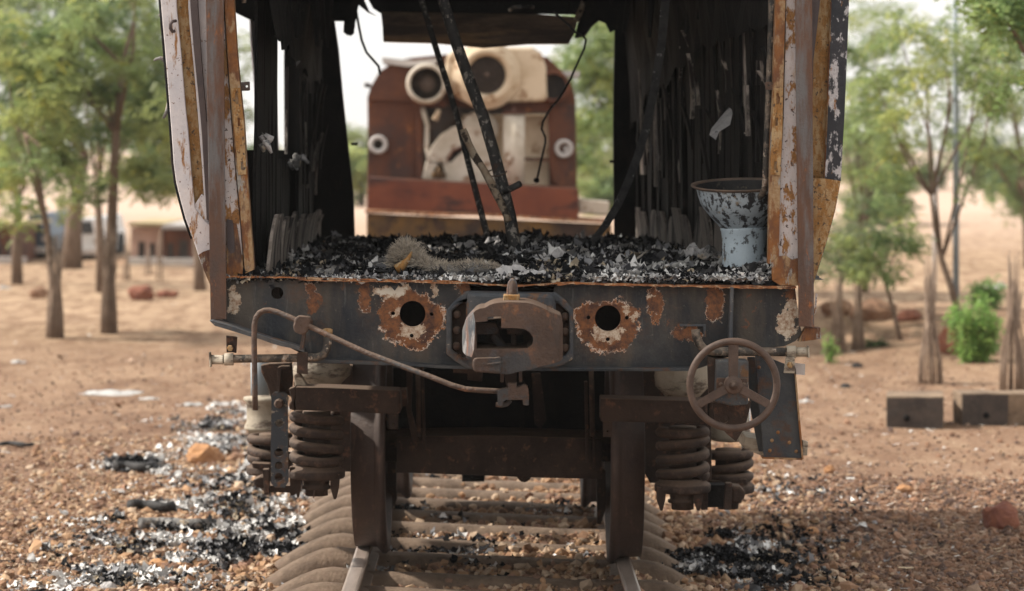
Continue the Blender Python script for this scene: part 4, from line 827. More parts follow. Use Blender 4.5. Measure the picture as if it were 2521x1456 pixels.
P('box_stay', 'bogie', MB().prism([(1742,880),(1762,884),(1758,990),(1745,985)], YW+.20, YW+.24), gb)
# step stanchion on the right
st = P('step_stanchion', 'slate_dk', MB().prism([(1858,868),(1955,905),(1960,960),(1975,1130),(1880,1127),(1868,1000)], F0-.02, F0-.008), bevel=.002, label='dark slate steel plate hanging at the right, spotted with rust')
P('stanchion_flange', 'orange', MB().prism([(1955,905),(1958,905),(1978,1131),(1974,1131),(1959,960)], F0-.04, F0+.06), st)
P('stanchion_flange', 'orange', MB().prism([(1877,1126),(1975,1129),(1975,1133),(1877,1130)], F0-.03, F0+.05), st)
P('stanchion_web', 'slate_dk', MB().prism([(1840,880),(1858,880),(1880,1112),(1868,1112),(1846,1000)], F0+.05, F0+.07), st)
for x, y in ((1895,1110),(1900,1085),(1960,1112),(1915,1065),(1943,1090),(1868,905)): P('rivet', 'orange', MB().lathe(W(x, y, F0-.022), [(0,-.004),(.005,-.003),(.007,.002)], 8, 'Y'), st)
P('step_block', 'dust_cream', MB().prism([(1836,1076),(1872,1082),(1880,1098),(1878,1124),(1830,1104)], F0+.08, F0+.3), st, bevel=.003)
P('step_tab', 'dust_cream', MB().prism([(1976,1085),(1989,1088),(1987,1122),(1976,1122)], F0+.02, F0+.05), st, bevel=.002)
# ------------------------------------------------------------------ bogie (part of the carriage)
def box_part(name, mat, x0, y0, x1, y1, Y, d, parent, b=.004, **k): return P(name, mat, MB().pbox(x0, y0, x1, y1, Y, d), parent, bevel=b, **k)
bog = P('bogie_bolster', 'bogie', MB().prism([(975,1076),(1200,1072),(1480,1080),(1482,1180),(1340,1177),(1000,1164),(975,1164)], 11.55, 11.9), bevel=.01, label='heavy dark beam across between the wheels')
P('axle_box', 'char', MB().prism([(1137,1158),(1192,1160),(1192,1186),(1137,1186)], 12.6, 12.9), bog)
P('bolster_boss', 'bogie', MB().lathe(W(1290,1168,11.6), [(0,-.02),(.03,-.02),(.034,.1)], 16, 'Y'), bog)
def coil(cx, y0, y1, Y, R, r, turns, hand=1, start=0):
    s = Y/FOC; zt, zb = fz(y0, Y)-r, fz(y1, Y)+r; X = fx(cx, Y); n = int(turns*26); pts = []
    for i in range(n+1):
        a = start + hand*2*math.pi*turns*i/n; f = i/n
        g = min(1, max(0, (f*turns - .6)/(turns-1.2)))   # closed end turns
        pts.append((X + R*math.cos(a), Y + R*math.sin(a), zt + (zb-zt)*(.06*f + .94*g)))
    return MB().tube(pts, r, 10)
def spring_set(cx, y0, y1, Y, R, turns, side, parent, r=.0205, mat='spring'):
    X = fx(cx, Y); s = FOC/Y
    c = P('coil_spring', mat, coil(cx, y0, y1, Y, R, r, turns, 1 if side < 0 else -1, .6), parent)
    zt, zb = fz(y0, Y), fz(y1, Y)
    P('spring_core', 'bogie', MB().lathe((X, Y, 0), [(0,zt),(R*.62,zt),(R*.62,zb+.05),(R*.45,zb+.05),(R*.45,zb),(0,zb)], 20), parent, bevel=0)
    P('spring_seat', mat, MB().lathe((X, Y, 0), [(0,zb+.006),(R*1.05,zb+.006),(R*1.08,zb-.006),(R*1.22,zb-.012),(R*1.26,zb-.018),(R*1.26,zb-.040),(R*1.2,zb-.046),(R*.6,zb-.046),(R*.56,zb-.075),(R*.66,zb-.078),(R*.66,zb-.088),(R*.5,zb-.092),(R*.5,zb-.115),(0,zb-.118)], 28), parent)
    return c, zb
def leg_plate(x0, x1, y0, y1, Y, parent, flip=False):
    w = x1-x0; pts = [(x0,y0),(x1,y0),(x1-w*.1,y0+(y1-y0)*.55),(x1-w*.38,y1),(x0+w*.38,y1),(x0+w*.02,y0+(y1-y0)*.55)]
    return P('seat_leg', 'bogie', MB().prism(pts, Y, Y+.03), parent, bevel=.003)
# left group
P('side_frame', 'bogie', MB().prism([(724,898),(880,900),(880,1150),(862,1162),(730,1160),(722,1100)], 11.75, 11.8), bog, bevel=.004, label='dark side frame plate behind the left spring')
P('side_frame', 'bogie', MB().prism([(1576,914),(1748,914),(1752,1180),(1740,1192),(1600,1190),(1578,1150)], 11.75, 11.8), bog, bevel=.004, label='dark side frame plate behind the right spring')
sL, zb = spring_set(779, 1012, 1148, 11.25, .0895, 4.3, -1, bog)
leg_plate(706+18, 742, 1168, 1226, 11.20, bog); leg_plate(812, 836, 1168, 1230, 11.18, bog)
P('split_pin', 'coupler', MB().tube([W(775,1205,11.2), W(771,1226,11.2)], .003, 6), bog)
P('spring_guide', 'dust_cream', MB().prism([(735,1038),(748,1038),(746,1058),(732,1056)], 11.3, 11.33), bog)
spring_set(668, 1068, 1140, 12.1, .085, 2.6, -1, bog)
P('air_spring', 'dust_cream', MB().lathe((fx(655,12.3), 12.3, 0), [(0,fz(978,12.3)),(.098,fz(978,12.3)),(.098,fz(985,12.3)),(.085,fz(990,12.3)),(.085,fz(1038,12.3)),(.095,fz(1050,12.3)),(.097,fz(1056,12.3)),(.08,fz(1058,12.3)),(.075,fz(1075,12.3)),(0,fz(1075,12.3))], 28), bog, label='dusty cream drum above the outer left spring')
P('damper_tube', 'galv', MB().lathe((fx(640,12.5), 12.5, 0), [(0,fz(880,12.5)),(.042,fz(880,12.5)),(.042,fz(978,12.5)),(0,fz(978,12.5))], 18), bog)
lk = P('perforated_link', 'slate2', MB().prism([(668,972),(676,966),(700,966),(707,974),(709,1188),(700,1201),(676,1201),(667,1190),(666,1100)], 11.15, 11.175, [circ(687,1043,10,16), circ(686,1115,11,16), circ(685.5,1147,10,16), circ(685.5,1175,10.5,16)]), bog, bevel=.002, label='flat blue grey link bar pierced with round holes')
P('link_nut', 'coupler', MB().lathe(W(686,994,11.13), [(0,-.02),(.014,-.02),(.019,-.012),(.019,.02)], 8, 'Y', smooth=False), bog)
P('link_fork', 'bogie', MB().prism([(641,900),(660,896),(716,893),(719,932),(716,978),(700,968),(675,968),(668,985),(656,945),(643,918)], 11.18, 11.24), bog, bevel=.004)
P('fork_rib', 'bogie', MB().prism([(683,905),(690,902),(712,902),(712,908),(692,910),(690,965),(684,968)], 11.13, 11.175), bog, bevel=.003)
P('fork_foot', 'bogie', MB().prism([(710,958),(726,952),(728,975),(722,990),(726,1012),(712,1008),(710,996),(718,986)], 11.05, 11.12), bog, bevel=.004)
P('link_plate', 'bogie', MB().prism([(646,1156),(661,1156),(662,1218),(650,1220)], 11.15, 11.2), bog, bevel=.003)
P('link_plate', 'bogie', MB().prism([(712,1150),(726,1150),(728,1218),(714,1222)], 11.2, 11.24), bog, bevel=.003)
P('link_base', 'bogie', MB().prism([(655,1196),(722,1196),(722,1214),(655,1212)], 11.21, 11.35), bog, bevel=.004)
P('link_boss', 'bogie', MB().prism([(622,1182),(640,1174),(650,1176),(650,1204),(632,1202),(624,1194)], 11.3, 11.4), bog, bevel=.01)
P('spring_plate', 'bogie', MB().prism([(618,1140),(665,1142),(668,1158),(622,1154)], 11.95, 12.2), bog, bevel=.006)
P('side_beam', 'bogie', MB().prism([(727,953),(800,954),(984,962),(986,1016),(975,1020),(727,1010)], 11.05, 11.22), bog, bevel=.006, label='left brown box beam above the spring')
P('beam_tab', 'bogie', MB().prism([(957,1018),(980,1018),(979,1057),(956,1057)], 11.07, 11.085, [circ(967,1044,3,10)]), bog, bevel=.002)
P('spring_pocket', 'dust_cream', MB().lathe((fx(790,11.45), 11.45, 0), [(.10,fz(880,11.45)),(.122,fz(905,11.45)),(.115,fz(925,11.45)),(.08,fz(945,11.45)),(.075,fz(955,11.45)),(0,fz(955,11.45))], 32), bog, label='dusty cream bowl shaped cup on the left beam')
P('pocket_lug', 'dust_cream', MB().prism([(722,925),(735,918),(742,928),(756,952),(727,952)], 11.1, 11.16), bog, bevel=.004)
# wheels (tread outside, flange inside), axle
def wheel(side, xa, xb, Y):
    x0, x1 = fx(xa, Y), fx(xb, Y); z0 = .050 - CANT*side*.5325; R = .43
    xi = x1 if side < 0 else x0; xo = x0 if side < 0 else x1; d = 1 if side < 0 else -1   # inner direction
    def X(f): return xo + (xi-xo)*f
    prof = [(.06,X(.1)),(.20,X(.35)),(.36,X(.3)),(R-.05,X(.06)),(R-.02,X(0)),(R,X(.02)),(R+.003,X(.66)),(R+.012,X(.72)),(R+.028,X(.82)),(R+.030,X(.92)),(R+.018,X(1.0)),(R-.05,X(1.0)),(.36,X(.7)),(.20,X(.65)),(.06,X(.9))]
    return P('wheel', 'tyre', MB().lathe((0, Y, z0+R), [(r, x) for r, x in prof], 72, 'X'), bog, label='%s wheel seen edge on' % ('left' if side < 0 else 'right'))
for Y in (11.72, 13.55):
    wheel(-1, 876, 958, Y) if Y < 12 else wheel(-1, 940, 1012, Y)
    wheel(1, 1495, 1576, Y) if Y < 12 else wheel(1, 1430, 1500, Y)
    P('axle', 'bogie', MB().tube([(-.62, Y, .48), (.42, Y, .48)], .065, 16), bog)
# frames beside and above the wheels
for pts, Y, d in (([(889,893),(938,893),(940,960),(888,958)], 11.62, .06), ([(938,893),(945,893),(946,960),(940,960)], 11.60, .08), ([(1531,912),(1580,914),(1578,985),(1532,982)], 11.62, .06),
                  ([(946,1018),(972,1018),(976,1230),(962,1262),(956,1262),(952,1100)], 12.0, .05), ([(1000,900),(1016,900),(1012,1012),(1030,1080),(1024,1110),(1012,1075),(1000,1010)], 11.5, .04), ([(1036,900),(1042,900),(1048,1105),(1040,1112)], 11.5, .04),
                  ([(1438,940),(1446,940),(1450,1140),(1442,1140)], 11.5, .04), ([(1456,940),(1463,940),(1466,1150),(1460,1155)], 11.5, .04), ([(1468,1150),(1490,1158),(1492,1250),(1478,1292),(1470,1290)], 12.0, .05),
                  ([(978,960),(1000,958),(1003,1000),(980,1002)], 11.3, .1), ([(1308,920),(1330,920),(1345,1035),(1330,1056),(1316,1045)], 11.8, .05), ([(1150,900),(1190,900),(1186,940),(1150,936)], 11.2, .1)):
    P('brake_hanger', 'bogie', MB().prism(pts, Y, Y+d), bog, bevel=.003)
for x, Y in ((1028,11.45), (968,12.3), (1455,11.45)): P('brake_rod', 'bogie', MB().tube([W(x,905,Y), W(x+3,1075,Y)], .010, 8), bog)
P('headstock_bracket', 'bogie', MB().prism([(1115,908),(1180,912),(1178,922),(1115,918)], 10.1, 10.3), bog)
# dark underframe mass high under the floor
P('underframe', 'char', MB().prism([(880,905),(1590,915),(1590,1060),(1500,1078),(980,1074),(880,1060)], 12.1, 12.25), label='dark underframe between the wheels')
for x in (-.9, .75): P('sill_beam', 'bogie', MB().box((x, F0+.05, 1.05), (x+.08, F0+4.5, 1.235)), bevel=.003)
for y in (10.6, 11.4, 12.4, 13.4, 14.3): P('cross_member', 'bogie', MB().box((-.95, y, 1.08), (.9, y+.08, 1.23)))
P('centre_sill', 'bogie', MB().box((-.25, F0+.3, .95), (.12, F0+4.4, 1.21)), bevel=.005)
# right group
spring_set(1680, 1050, 1182, 11.25, .0885, 4.2, 1, bog)
leg_plate(1616, 1640, 1200, 1258, 11.18, bog); leg_plate(1706, 1732, 1200, 1258, 11.18, bog)
spring_set(1792, 1105, 1185, 12.0, .088, 2.5, 1, bog)
P('link_plate', 'bogie', MB().prism([(1728,1196),(1743,1196),(1742,1256),(1726,1256)], 11.25, 11.3), bog, bevel=.003)
P('link_plate', 'bogie', MB().prism([(1786,1190),(1802,1190),(1800,1256),(1782,1256)], 11.15, 11.2), bog, bevel=.003)
P('link_base', 'char', MB().prism([(1735,1195),(1795,1195),(1795,1248),(1735,1250)], 11.31, 11.4), bog)
P('link_boss', 'bogie', MB().prism([(1800,1196),(1822,1198),(1836,1212),(1832,1228),(1818,1240),(1800,1240)], 11.3, 11.4), bog, bevel=.01)
P('spring_plate', 'bogie', MB().prism([(1745,1184),(1838,1180),(1842,1194),(1750,1202)], 11.9, 12.2), bog, bevel=.006)
P('air_spring', 'dust_cream', MB().lathe((fx(1795,12.2), 12.2, 0), [(0,fz(1012,12.2)),(.085,fz(1012,12.2)),(.088,fz(1060,12.2)),(.095,fz(1070,12.2)),(.095,fz(1080,12.2)),(.07,fz(1085,12.2)),(0,fz(1090,12.2))], 24), bog, label='dusty drum above the outer right spring')
P('damper_tube', 'white_paint', MB().lathe((fx(1836,12.6), 12.6, 0), [(0,fz(1000,12.6)),(.02,fz(1000,12.6)),(.02,fz(1130,12.6)),(0,fz(1130,12.6))], 12), bog)
P('side_beam', 'bogie', MB().prism([(1478,981),(1600,984),(1742,988),(1742,1044),(1478,1038)], 11.05, 11.22), bog, bevel=.006, label='right brown box beam above the spring')
P('beam_tab', 'bogie', MB().prism([(1484,1038),(1507,1038),(1507,1076),(1484,1076)], 11.07, 11.085, [circ(1495,1062,3,10)]), bog, bevel=.002)
P('spring_pocket', 'dust_cream', MB().lathe((fx(1680,11.45), 11.45, 0), [(.105,fz(885,11.45)),(.115,fz(925,11.45)),(.11,fz(950,11.45)),(.07,fz(976,11.45)),(0,fz(984,11.45))], 32), bog, label='dusty cream bowl shaped cup on the right beam')
P('link_fork', 'bogie', MB().prism([(1745,985),(1790,990),(1800,1020),(1780,1060),(1742,1044)], 11.1, 11.2), bog, bevel=.004)
# ------------------------------------------------------------------ things on the floor
FZ = 1.243
def floor_h(x, y):
    h = .004 + .016*abs(mnoise.noise(Vector((x*2.4, y*1.7, 8)))) + .012*mnoise.noise(Vector((x*7, y*7, 4))) 
    k = min(1, max(.10, (y - 9.98)/.7)); h *= k
    h += .045*math.exp(-((x-.18)/.3)**2 - ((y-11.3)/.7)**2) + .05*math.exp(-((x-.02)/.22)**2 - ((y-13)/.7)**2) + .045*math.exp(-((x-.95)/.10)**2 - ((y-10.25)/.14)**2)
    return FZ + max(.002, h)
def debris():
    xs = np.arange(-1.06, 1.10, .022); ys = np.concatenate([np.arange(9.975, 11, .03), np.arange(11, 14.42, .07)])
    V = np.array([(x, y, floor_h(x, y) + (.012*mnoise.noise(Vector((x*30, y*30, 0))))*min(1, (y-9.97)/.2)) for y in ys for x in xs])
    n = len(xs); I = np.arange((len(ys)-1)*(n-1)); r, c = I // (n-1), I % (n-1); q = r*n + c
    return npmesh('charred_rubble', V, np.stack([q, q+1, q+n+1, q+n], 1), M['char_lump'], kind='stuff')
debris()
FH = np.vectorize(floor_h)
def floor_spots(n, y0, y1, x0=-1.0, x1=.97, pw=1.0):
    Y = y0 + (y1-y0) * RNG.random(n)**pw; X = RNG.uniform(x0, x1, n); return X, Y
X, Y = floor_spots(22000, 9.985, 14.3, pw=1.2)
ash_field('charred_flakes', 0, X, Y, FH(X, Y) + RNG.uniform(0, .010, len(X)), .0100, (.35,.6,.9,1.6,4,5,.2), .5, .42)
X, Y = floor_spots(9000, 9.972, 10.30, pw=1.5)
ash_field('ash_flakes', 0, X, Y, FH(X, Y) + RNG.uniform(0, .012, len(X)), .0054, (3.2,3.2,2.2,1.2,1.2,1,.9), .5, .55)
X, Y = floor_spots(2600, 10.1, 12.6, .0, .9)
ash_field('ash_flakes', 0, X, Y, FH(X, Y) + RNG.uniform(.0, .015, len(X)), .0125, (1.4,1.8,1.6,1,1,1,.5), .45, .55)
X, Y = floor_spots(1500, 10.02, 14.2, pw=1.25)
lumps('charred_lumps', X, Y, FH(X, Y) + .010, .013, CHC, 0)
X, Y = floor_spots(420, 10.03, 13.5, pw=1.25)
lumps('charred_sticks', X, Y, FH(X, Y) + .018, .009, CHC[:5] + [(.3,.27,.23)], 1)
# single larger pieces: picture x, y of the middle, width, height (picture units), depth, material, wording
def crumple(w, h, seed, th=.004, amp=.35):
    n = 12; V = []; rnd = random.Random(seed)
    for sgn in (0, 1):
        for i in range(n+1):
            for j in range(n+1):
                u, v = i/n*2-1, j/n*2-1; r = max(abs(u), abs(v)); a = math.atan2(v, u); l = math.hypot(u, v) or 1
                k = r / l * (1 + .28*mnoise.noise(Vector((math.cos(a)*1.6, math.sin(a)*1.6, seed)))*r) 
                x, y = u*k, v*k; rr = math.hypot(x, y)
                z = max(0, 1 - rr**3)*.55 + 1.5*amp*mnoise.noise(Vector((x*1.9, y*1.9, seed+9))) + .34*abs(mnoise.noise(Vector((x*4.5, y*4.5, seed+3)))) + .1*mnoise.noise(Vector((x*10, y*10, seed+3)))
                V.append((x*w/2, y*w*.38, (z-.15)*h*.72 - sgn*th))
    m = n+1; F = []
    for i in range(n):
        for j in range(n): q = i*m+j; F += [(q, q+m, q+m+1, q+1), (m*m+q, m*m+q+1, m*m+q+m+1, m*m+q+m)]
    for i in range(n):
        for (a, b) in ((i*m, (i+1)*m), ((i+1)*m+n, i*m+n), (i+1, i), (n*m+i, n*m+i+1)): F.append((a, b, m*m+b, m*m+a))
    return MB().add(V, F, False)
heaps = [(800,668,95,34,10.12,'ash_crust','grey brown crumpled ash clump near the left end of the floor edge','ash clump'),
 (742,664,60,24,10.3,'ash_crust','small grey ash heap below the feathery grey sprig','ash heap'),
 (1258,660,80,30,10.1,'ash_pale','white ash sheet lying just above the coupler pin','ash sheet'),
 (1318,668,70,22,10.06,'ash_pale','curved charred white ash roll right of the coupler pin','ash sheet'),
 (1365,636,80,56,10.8,'ash_pale','tall pale grey crumpled ash sheet right of the thick pipe','ash sheet'),
 (1425,632,60,40,11.1,'ash_crust','brownish grey curled ash sheet behind the tall pale one','ash sheet'),
 (1398,612,46,26,11.8,'ash_crust','grey upright ash scrap behind the tall pale sheet','ash scrap'),
 (1470,640,44,26,10.6,'ash_crust','tan and grey curled ash flake in the middle right of the floor','ash flake'),
 (1540,676,90,34,10.05,'ash_crust','wide layered tan grey ash sheet at the floor edge above the right big hole','ash sheet'),
 (1605,676,46,24,10.04,'ash_pale','small cream ash curl beside the wide layered sheet','ash curl'),
 (1660,682,54,26,10.03,'ash_crust','rust stained ash lump at the floor edge','ash lump'),
 (1712,684,50,22,10.03,'ash_pale','white crumbly ash lump between the rust stained one and the charcoal','ash lump'),
 (1745,668,44,26,10.1,'char_lump','black bluish charcoal lump near the right floor edge','charcoal lump'),
 (1840,682,92,28,10.05,'ash_pale','flat pale grey sheet at the right end of the floor','ash sheet'),
 (1706,612,56,34,10.9,'ash_pale','pale curled sheet left of the bowl pedestal','ash sheet'),
 (1752,616,74,34,10.8,'ash_crust','brown grey crumpled sheet against the bowl pedestal','ash sheet'),
 (1545,602,40,20,12.3,'ash_crust','dim grey sheet by the foot of the right bulkhead','ash sheet'),
 (1148,602,50,34,12.6,'ash_pale','pale ash lump behind the fibre tuft','ash lump'),
 (1215,600,56,40,12.4,'ash_pale','cream ash lump left of the thick pipe','ash lump'),
 (1190,625,46,26,11.4,'ash_crust','grey ash scrap in front of the thin pole','ash scrap'),
 (1075,612,40,18,12.4,'ash_crust','small grey flake near the middle of the dark floor','ash flake'),
 (1130,640,44,20,11.2,'ash_pale','whitish flake right of the fibre tuft','ash flake'),
 (1310,600,50,30,12.6,'ash_crust','grey heap behind the thick pipe','ash heap'),
 (1030,668,32,20,10.1,'ash_crust','small mottled ash lump at the floor edge left of the fibre tail','ash lump'),
 (930,640,60,16,11.2,'char_lump','low black flake left of the fibre tuft','charcoal flake'),
 (1600,640,60,22,10.9,'char_lump','black charcoal lump in the middle of the right half','charcoal lump'),
 (1862,652,80,40,10.2,'char_lump','heap of black charcoal against the right jamb','charcoal heap'),
 (1500,620,60,26,11.4,'char_lump','black charcoal lump behind the tan flake','charcoal lump')]
for i, (px, py, w, h, Y, mt, lb, ct) in enumerate(heaps):
    s = Y/FOC; c = W(px, py + h*.42, Y); z = max(c.z, floor_h(c.x, c.y)-.004)
    m = crumple(w*s*1.15, h*s*1.4, i*3.7+1); m.v = [(v[0]+c.x, v[1]+c.y, v[2]+z) for v in m.v]
    build(ct.replace(' ', '_'), m, M[mt], None, label=lb, cat=ct.split()[0] if ct.split()[0] == 'ash' else 'charcoal', loc=(c.x, c.y, z), group='burnt pieces on the carriage floor')
# feathery grey sprig on the left
V, Fc = [], []
spr = MB(); rr = random.Random(3)
for k in range(26):
    t = rr.random(); a = W(718 + rr.uniform(-3,3), 668 - 52*t, 10.25); b = a + Vector((rr.uniform(-.022,.022), rr.uniform(-.02,.02), rr.uniform(.0,.02)))*(1.2-t)
    spr.tube([a, (a+b)/2 + Vector((0,0,.004)), b], [.003,.0035,.001], 5)
spr.tube([W(716,690,10.25), W(718,655,10.25), W(719,614,10.25)], [.004,.004,.002], 6)
build('burnt_sprig', spr, M['ash_crust'], None, label='upright feathery grey burnt sprig standing in the ash on the left', cat='burnt sprig', kind='thing', loc=tuple(W(716,690,10.25)))
# fibre tuft with a tail
tuft = empty('fibre_tuft', tuple(W(1000, 672, 10.3)), 'fluffy beige grey tuft of mineral fibre with a long tail lying on the ash', 'fibre tuft')
def fibres(n, spine, rad, length, width, name, cols):
    k = len(spine) - 1; P0 = []; D = []
    for _ in range(n):
        t = RNG.random()*k; i = int(t); f = t-i; a = Vector(spine[i]).lerp(Vector(spine[i+1]), f); r = rad[i]*(1-f) + rad[i+1]*f
        d = Vector(RNG.normal(0, 1, 3)).normalized(); d.z = abs(d.z)*1.1 - .15; d.normalize()
        P0.append(a + d*r*.3); D.append(d * r * RNG.uniform(.6, 1.25)*length)
    V = []; F = []; C = []
    for i, (p, d) in enumerate(zip(P0, D)):
        sd = d.cross(Vector(RNG.normal(0,1,3))).normalized()*width; bend = Vector(RNG.normal(0, 1, 3))*d.length*.16
        q = [p - sd, p + sd, p + d*.55 + bend + sd*.8, p + d*.55 + bend - sd*.8, p + d - sd*.3 + bend*.2, p + d + sd*.3 + bend*.2]
        b = len(V); V += [tuple(x) for x in q]; F += [(b, b+1, b+2, b+3), (b+3, b+2, b+5, b+4)]; C += [cols[RNG.integers(0, len(cols))]]*6
    return npmesh(name, np.array(V), np.array(F), M['fibre'], np.array(C), tuft)
FC = [(.52,.45,.36),(.42,.37,.31),(.62,.55,.46),(.30,.27,.24)]
sp1 = [W(975,655,10.2), W(988,636,10.2), W(1003,624,10.2), W(1020,636,10.19)]
fibres(3000, sp1, [.034,.046,.050,.036], .95, .0014, 'fibre_head', FC)
sp2 = [W(1018,640,10.17), W(1045,656,10.13), W(1080,665,10.1), (W(1120,664,10.1)), W(1160,660,10.1), W(1200,661,10.1), W(1228,660,10.1)]
fibres(2600, sp2, [.04,.038,.030,.026,.030,.024,.012], 1.0, .0014, 'fibre_tail', FC)
build('fibre_core', MB().tube(sp2, [.014,.016,.020,.021,.022,.017,.008], 10), M['ash_crust'], tuft, disp=(.006, 30, .0, 0) if False else None)
hrn = MB().tube([W(975,664,10.14), W(990,655,10.14), W(1003,640,10.14), W(1014,620,10.14)], [.018,.017,.010,.003], 10); build('fibre_horn', hrn, M['tan'], tuft, label='tan horn shaped core of the tuft')
# leaning pipes
thick = build('leaning_pipe', MB().tube([W(1078,-60,11.9), W(1090,0,11.9), W(1124,110,11.85), W(1157,204,11.8), (W(1190,290,11.75)), W(1216,379,11.7), W(1240,470,11.65), W(1256,540,11.6), W(1273,650,11.5)], [.0235,.0235,.024,.0245,.0245,.0245,.0255,.0265,.0275], 18), M['pole'], None, label='thick scorched pipe leaning across the open carriage with white ash flecks', cat='pipe', loc=tuple(W(1273,640,11.5)))
build('leaning_pipe', MB().tube([W(1030,-60,13.2), W(1037,0,13.2), W(1070,110,13.1), W(1100,204,13.0), W(1128,300,12.95), W(1153,402,12.9), W(1178,500,12.8), W(1203,596,12.7)], [.0145]*8, 12), M['pole'], None, label='thin black pipe leaning behind the thick one', cat='pipe', loc=tuple(W(1203,596,12.7)))
br = empty('blistered_pipe', tuple(W(1246,540,11.55)), 'short pale blistered pipe crossing the thick leaning pipe, with a stub sticking out', 'pipe')
build('blistered_tube', MB().tube([W(1139,318,11.7), W(1143,330,11.7), W(1155,358,11.68), W(1168,385,11.66), W(1188,415,11.64), W(1205,445,11.62), W(1222,480,11.6), W(1240,515,11.58), W(1252,545,11.56)], [.013,.0165,.0145,.0165,.015,.0165,.016,.015,.014], 10), M['branch'], br)
build('pipe_stub', MB().tube([W(1236,474,11.54), W(1262,462,11.5), W(1280,453,11.48)], .0135, 12), M['pole'], br)
build('wire_loop', MB().tube([W(1222 + 24*math.cos(a), 425 + 9*math.sin(a) - 3*math.cos(a), 11.68 - .05*math.sin(a)) for a in [2*math.pi*i/18 for i in range(16)]], .0028, 6), M['coupler'], br)
# bent hose on the right and thin wires
build('bent_hose', MB().add(*(lambda pts: ([p for (x, y, w) in pts for p in (W(x-w, y, 11.8), W(x+w, y, 11.8), W(x+w, y, 11.82), W(x-w, y, 11.82))], [(i*4+k, i*4+(k+1) % 4, (i+1)*4+(k+1) % 4, (i+1)*4+k) for i in range(len(pts)-1) for k in range(4)] + [(3,2,1,0), tuple((len(pts)-1)*4+k for k in range(4))]))([(1640,-60,11),(1638,0,11),(1628,110,10.5),(1610,220,10.5),(1592,310,10.5),(1570,385,11),(1545,450,11),(1520,505,11),(1490,555,11),(1452,603,11)])), M['strip'] if False else M['char_lump'], None, label='flat black hose curving down from the ceiling to the floor on the right', cat='hose', loc=tuple(W(1452,603,11.8)))
build('hanging_wire', MB().tube([W(x, y, 14.2) for x, y in ((866,-20),(875,20),(882,60),(890,100),(902,130),(918,148),(932,164),(935,184))], .0065, 8), M['char'], None, label='thin dark wire hanging against the sky at the upper left of the doorway', cat='wire', loc=tuple(W(866,0,14.2)))
wr = empty('hanging_wire', tuple(W(1415,80,13.8)), 'thin bent wire hanging in front of the locomotive on the right, ending in a knob', 'wire')
build('wire_strand', MB().tube([W(x, y, 13.8) for x, y in ((1362,30),(1400,62),(1416,80),(1434,88),(1442,98),(1438,120),(1424,150),(1404,195),(1380,238),(1352,272),(1336,300),(1333,318),(1342,338),(1342,352),(1332,395),(1322,440))], .0055, 8), M['char_lump'], wr)
build('wire_knob', MB().prism([(1312,446),(1316,438),(1327,440),(1328,448),(1320,452)], 13.78, 13.83), M['char'], wr, bevel=.004)
# bowl on a pedestal
YBW = 10.45; bw = empty('pedestal_bowl', (fx(1828, YBW), YBW, floor_h(fx(1828, YBW), YBW)-.03), 'white enamel bowl on a pedestal with a brown rusted rim and soot inside', 'bowl')
s = YBW/FOC; tl = Matrix.Rotation(math.radians(6.5), 3, 'X') @ Matrix.Rotation(math.radians(-1.5), 3, 'Y'); cc = W(1826, 560, YBW)
def bp(*pr): return [(r*s, (560-y)*s) for r, y in pr]
build('bowl_outside', MB().lathe(cc, bp((50,562),(56,556),(66,545),(80,528),(93,512),(102,497),(107,480),(110,466),(113,458)), 48, rot=tl), M['enamel'], bw)
build('bowl_inside', MB().lathe(cc, bp((114,455),(106,462),(100,480),(88,505),(60,535),(20,548),(0,550)), 48, rot=tl), M['soot'], bw)
build('bowl_rim', MB().lathe(cc, bp((112,460),(118,459),(124,455),(124,452),(118,452),(112,455)), 48, rot=tl, closed=True), M['rim'], bw)
build('pedestal', MB().lathe(cc + Vector((fx(1832,YBW)-cc.x, 0, 0)), bp((50,559),(58,560),(60,565),(57,572),(55,600),(54,640),(56,668)), 40), M['enamel_lo'], bw)
# ------------------------------------------------------------------ locomotive behind
YL = 25.6
loco = empty('rusty_locomotive', (fx(1160, YL), YL, 0), 'rusty red brown locomotive with exposed cream engine, standing behind the burnt carriage', 'locomotive')
def L(name, mat, mb, parent=None, **k): return build(name, mb, M[mat], parent or loco, **k)
arch = [(905,300),(904,245),(912,214),(935,175),(972,152),(1010,143),(1100,134),(1300,130),(1348,142),(1380,172),(1405,205),(1416,240),(1418,300)]
L('hood_shell', 'loco_rust', MB().prism([(905,525),(903,430)] + arch + [(1420,460),(1420,535)], YL+.6, YL+5), label='rust brown engine hood')
L('hood_frame', 'loco_rust', MB().prism([(903,442)] + arch + [(1419,466),(1352,462),(1350,282),(1352,262),(1210,262),(1200,270),(1100,262),(1040,262),(1036,442)], YL+.02, YL+.10), bevel=.01, label='rust brown end frame of the hood')
L('hood_sheet', 'loco_rust', MB().prism([(904,240),(912,214),(935,175),(972,152),(1030,150),(1030,252),(904,248)], YL-.02, YL+.018), bevel=.008)
L('hood_rib', 'loco_rust', MB().pbox(1024, 262, 1040, 442, YL-.03, .05), bevel=.008)
L('engine_bay', 'loco_dark', MB().prism([(1020,250),(1360,250),(1360,470),(1020,460)], YL+.5, YL+.58))
L('apron', 'loco_red', MB().prism([(904,440),(1424,468),(1424,541),(902,516)], YL-.7, YL-.62), bevel=.012, label='faded red apron plate')
L('apron_top', 'loco_rust', MB().prism([(904,437),(1424,464),(1424,468),(904,441)], YL-.68, YL+.1))
L('deck_edge', 'lip', MB().prism([(900,517),(1010,520),(1100,524),(1250,531),(1505,545),(1505,551),(1250,537),(1100,530),(900,524)], YL-.95, YL+.3), disp=(.02, 2.2, .3, 3), label='bent pale pink deck edge')
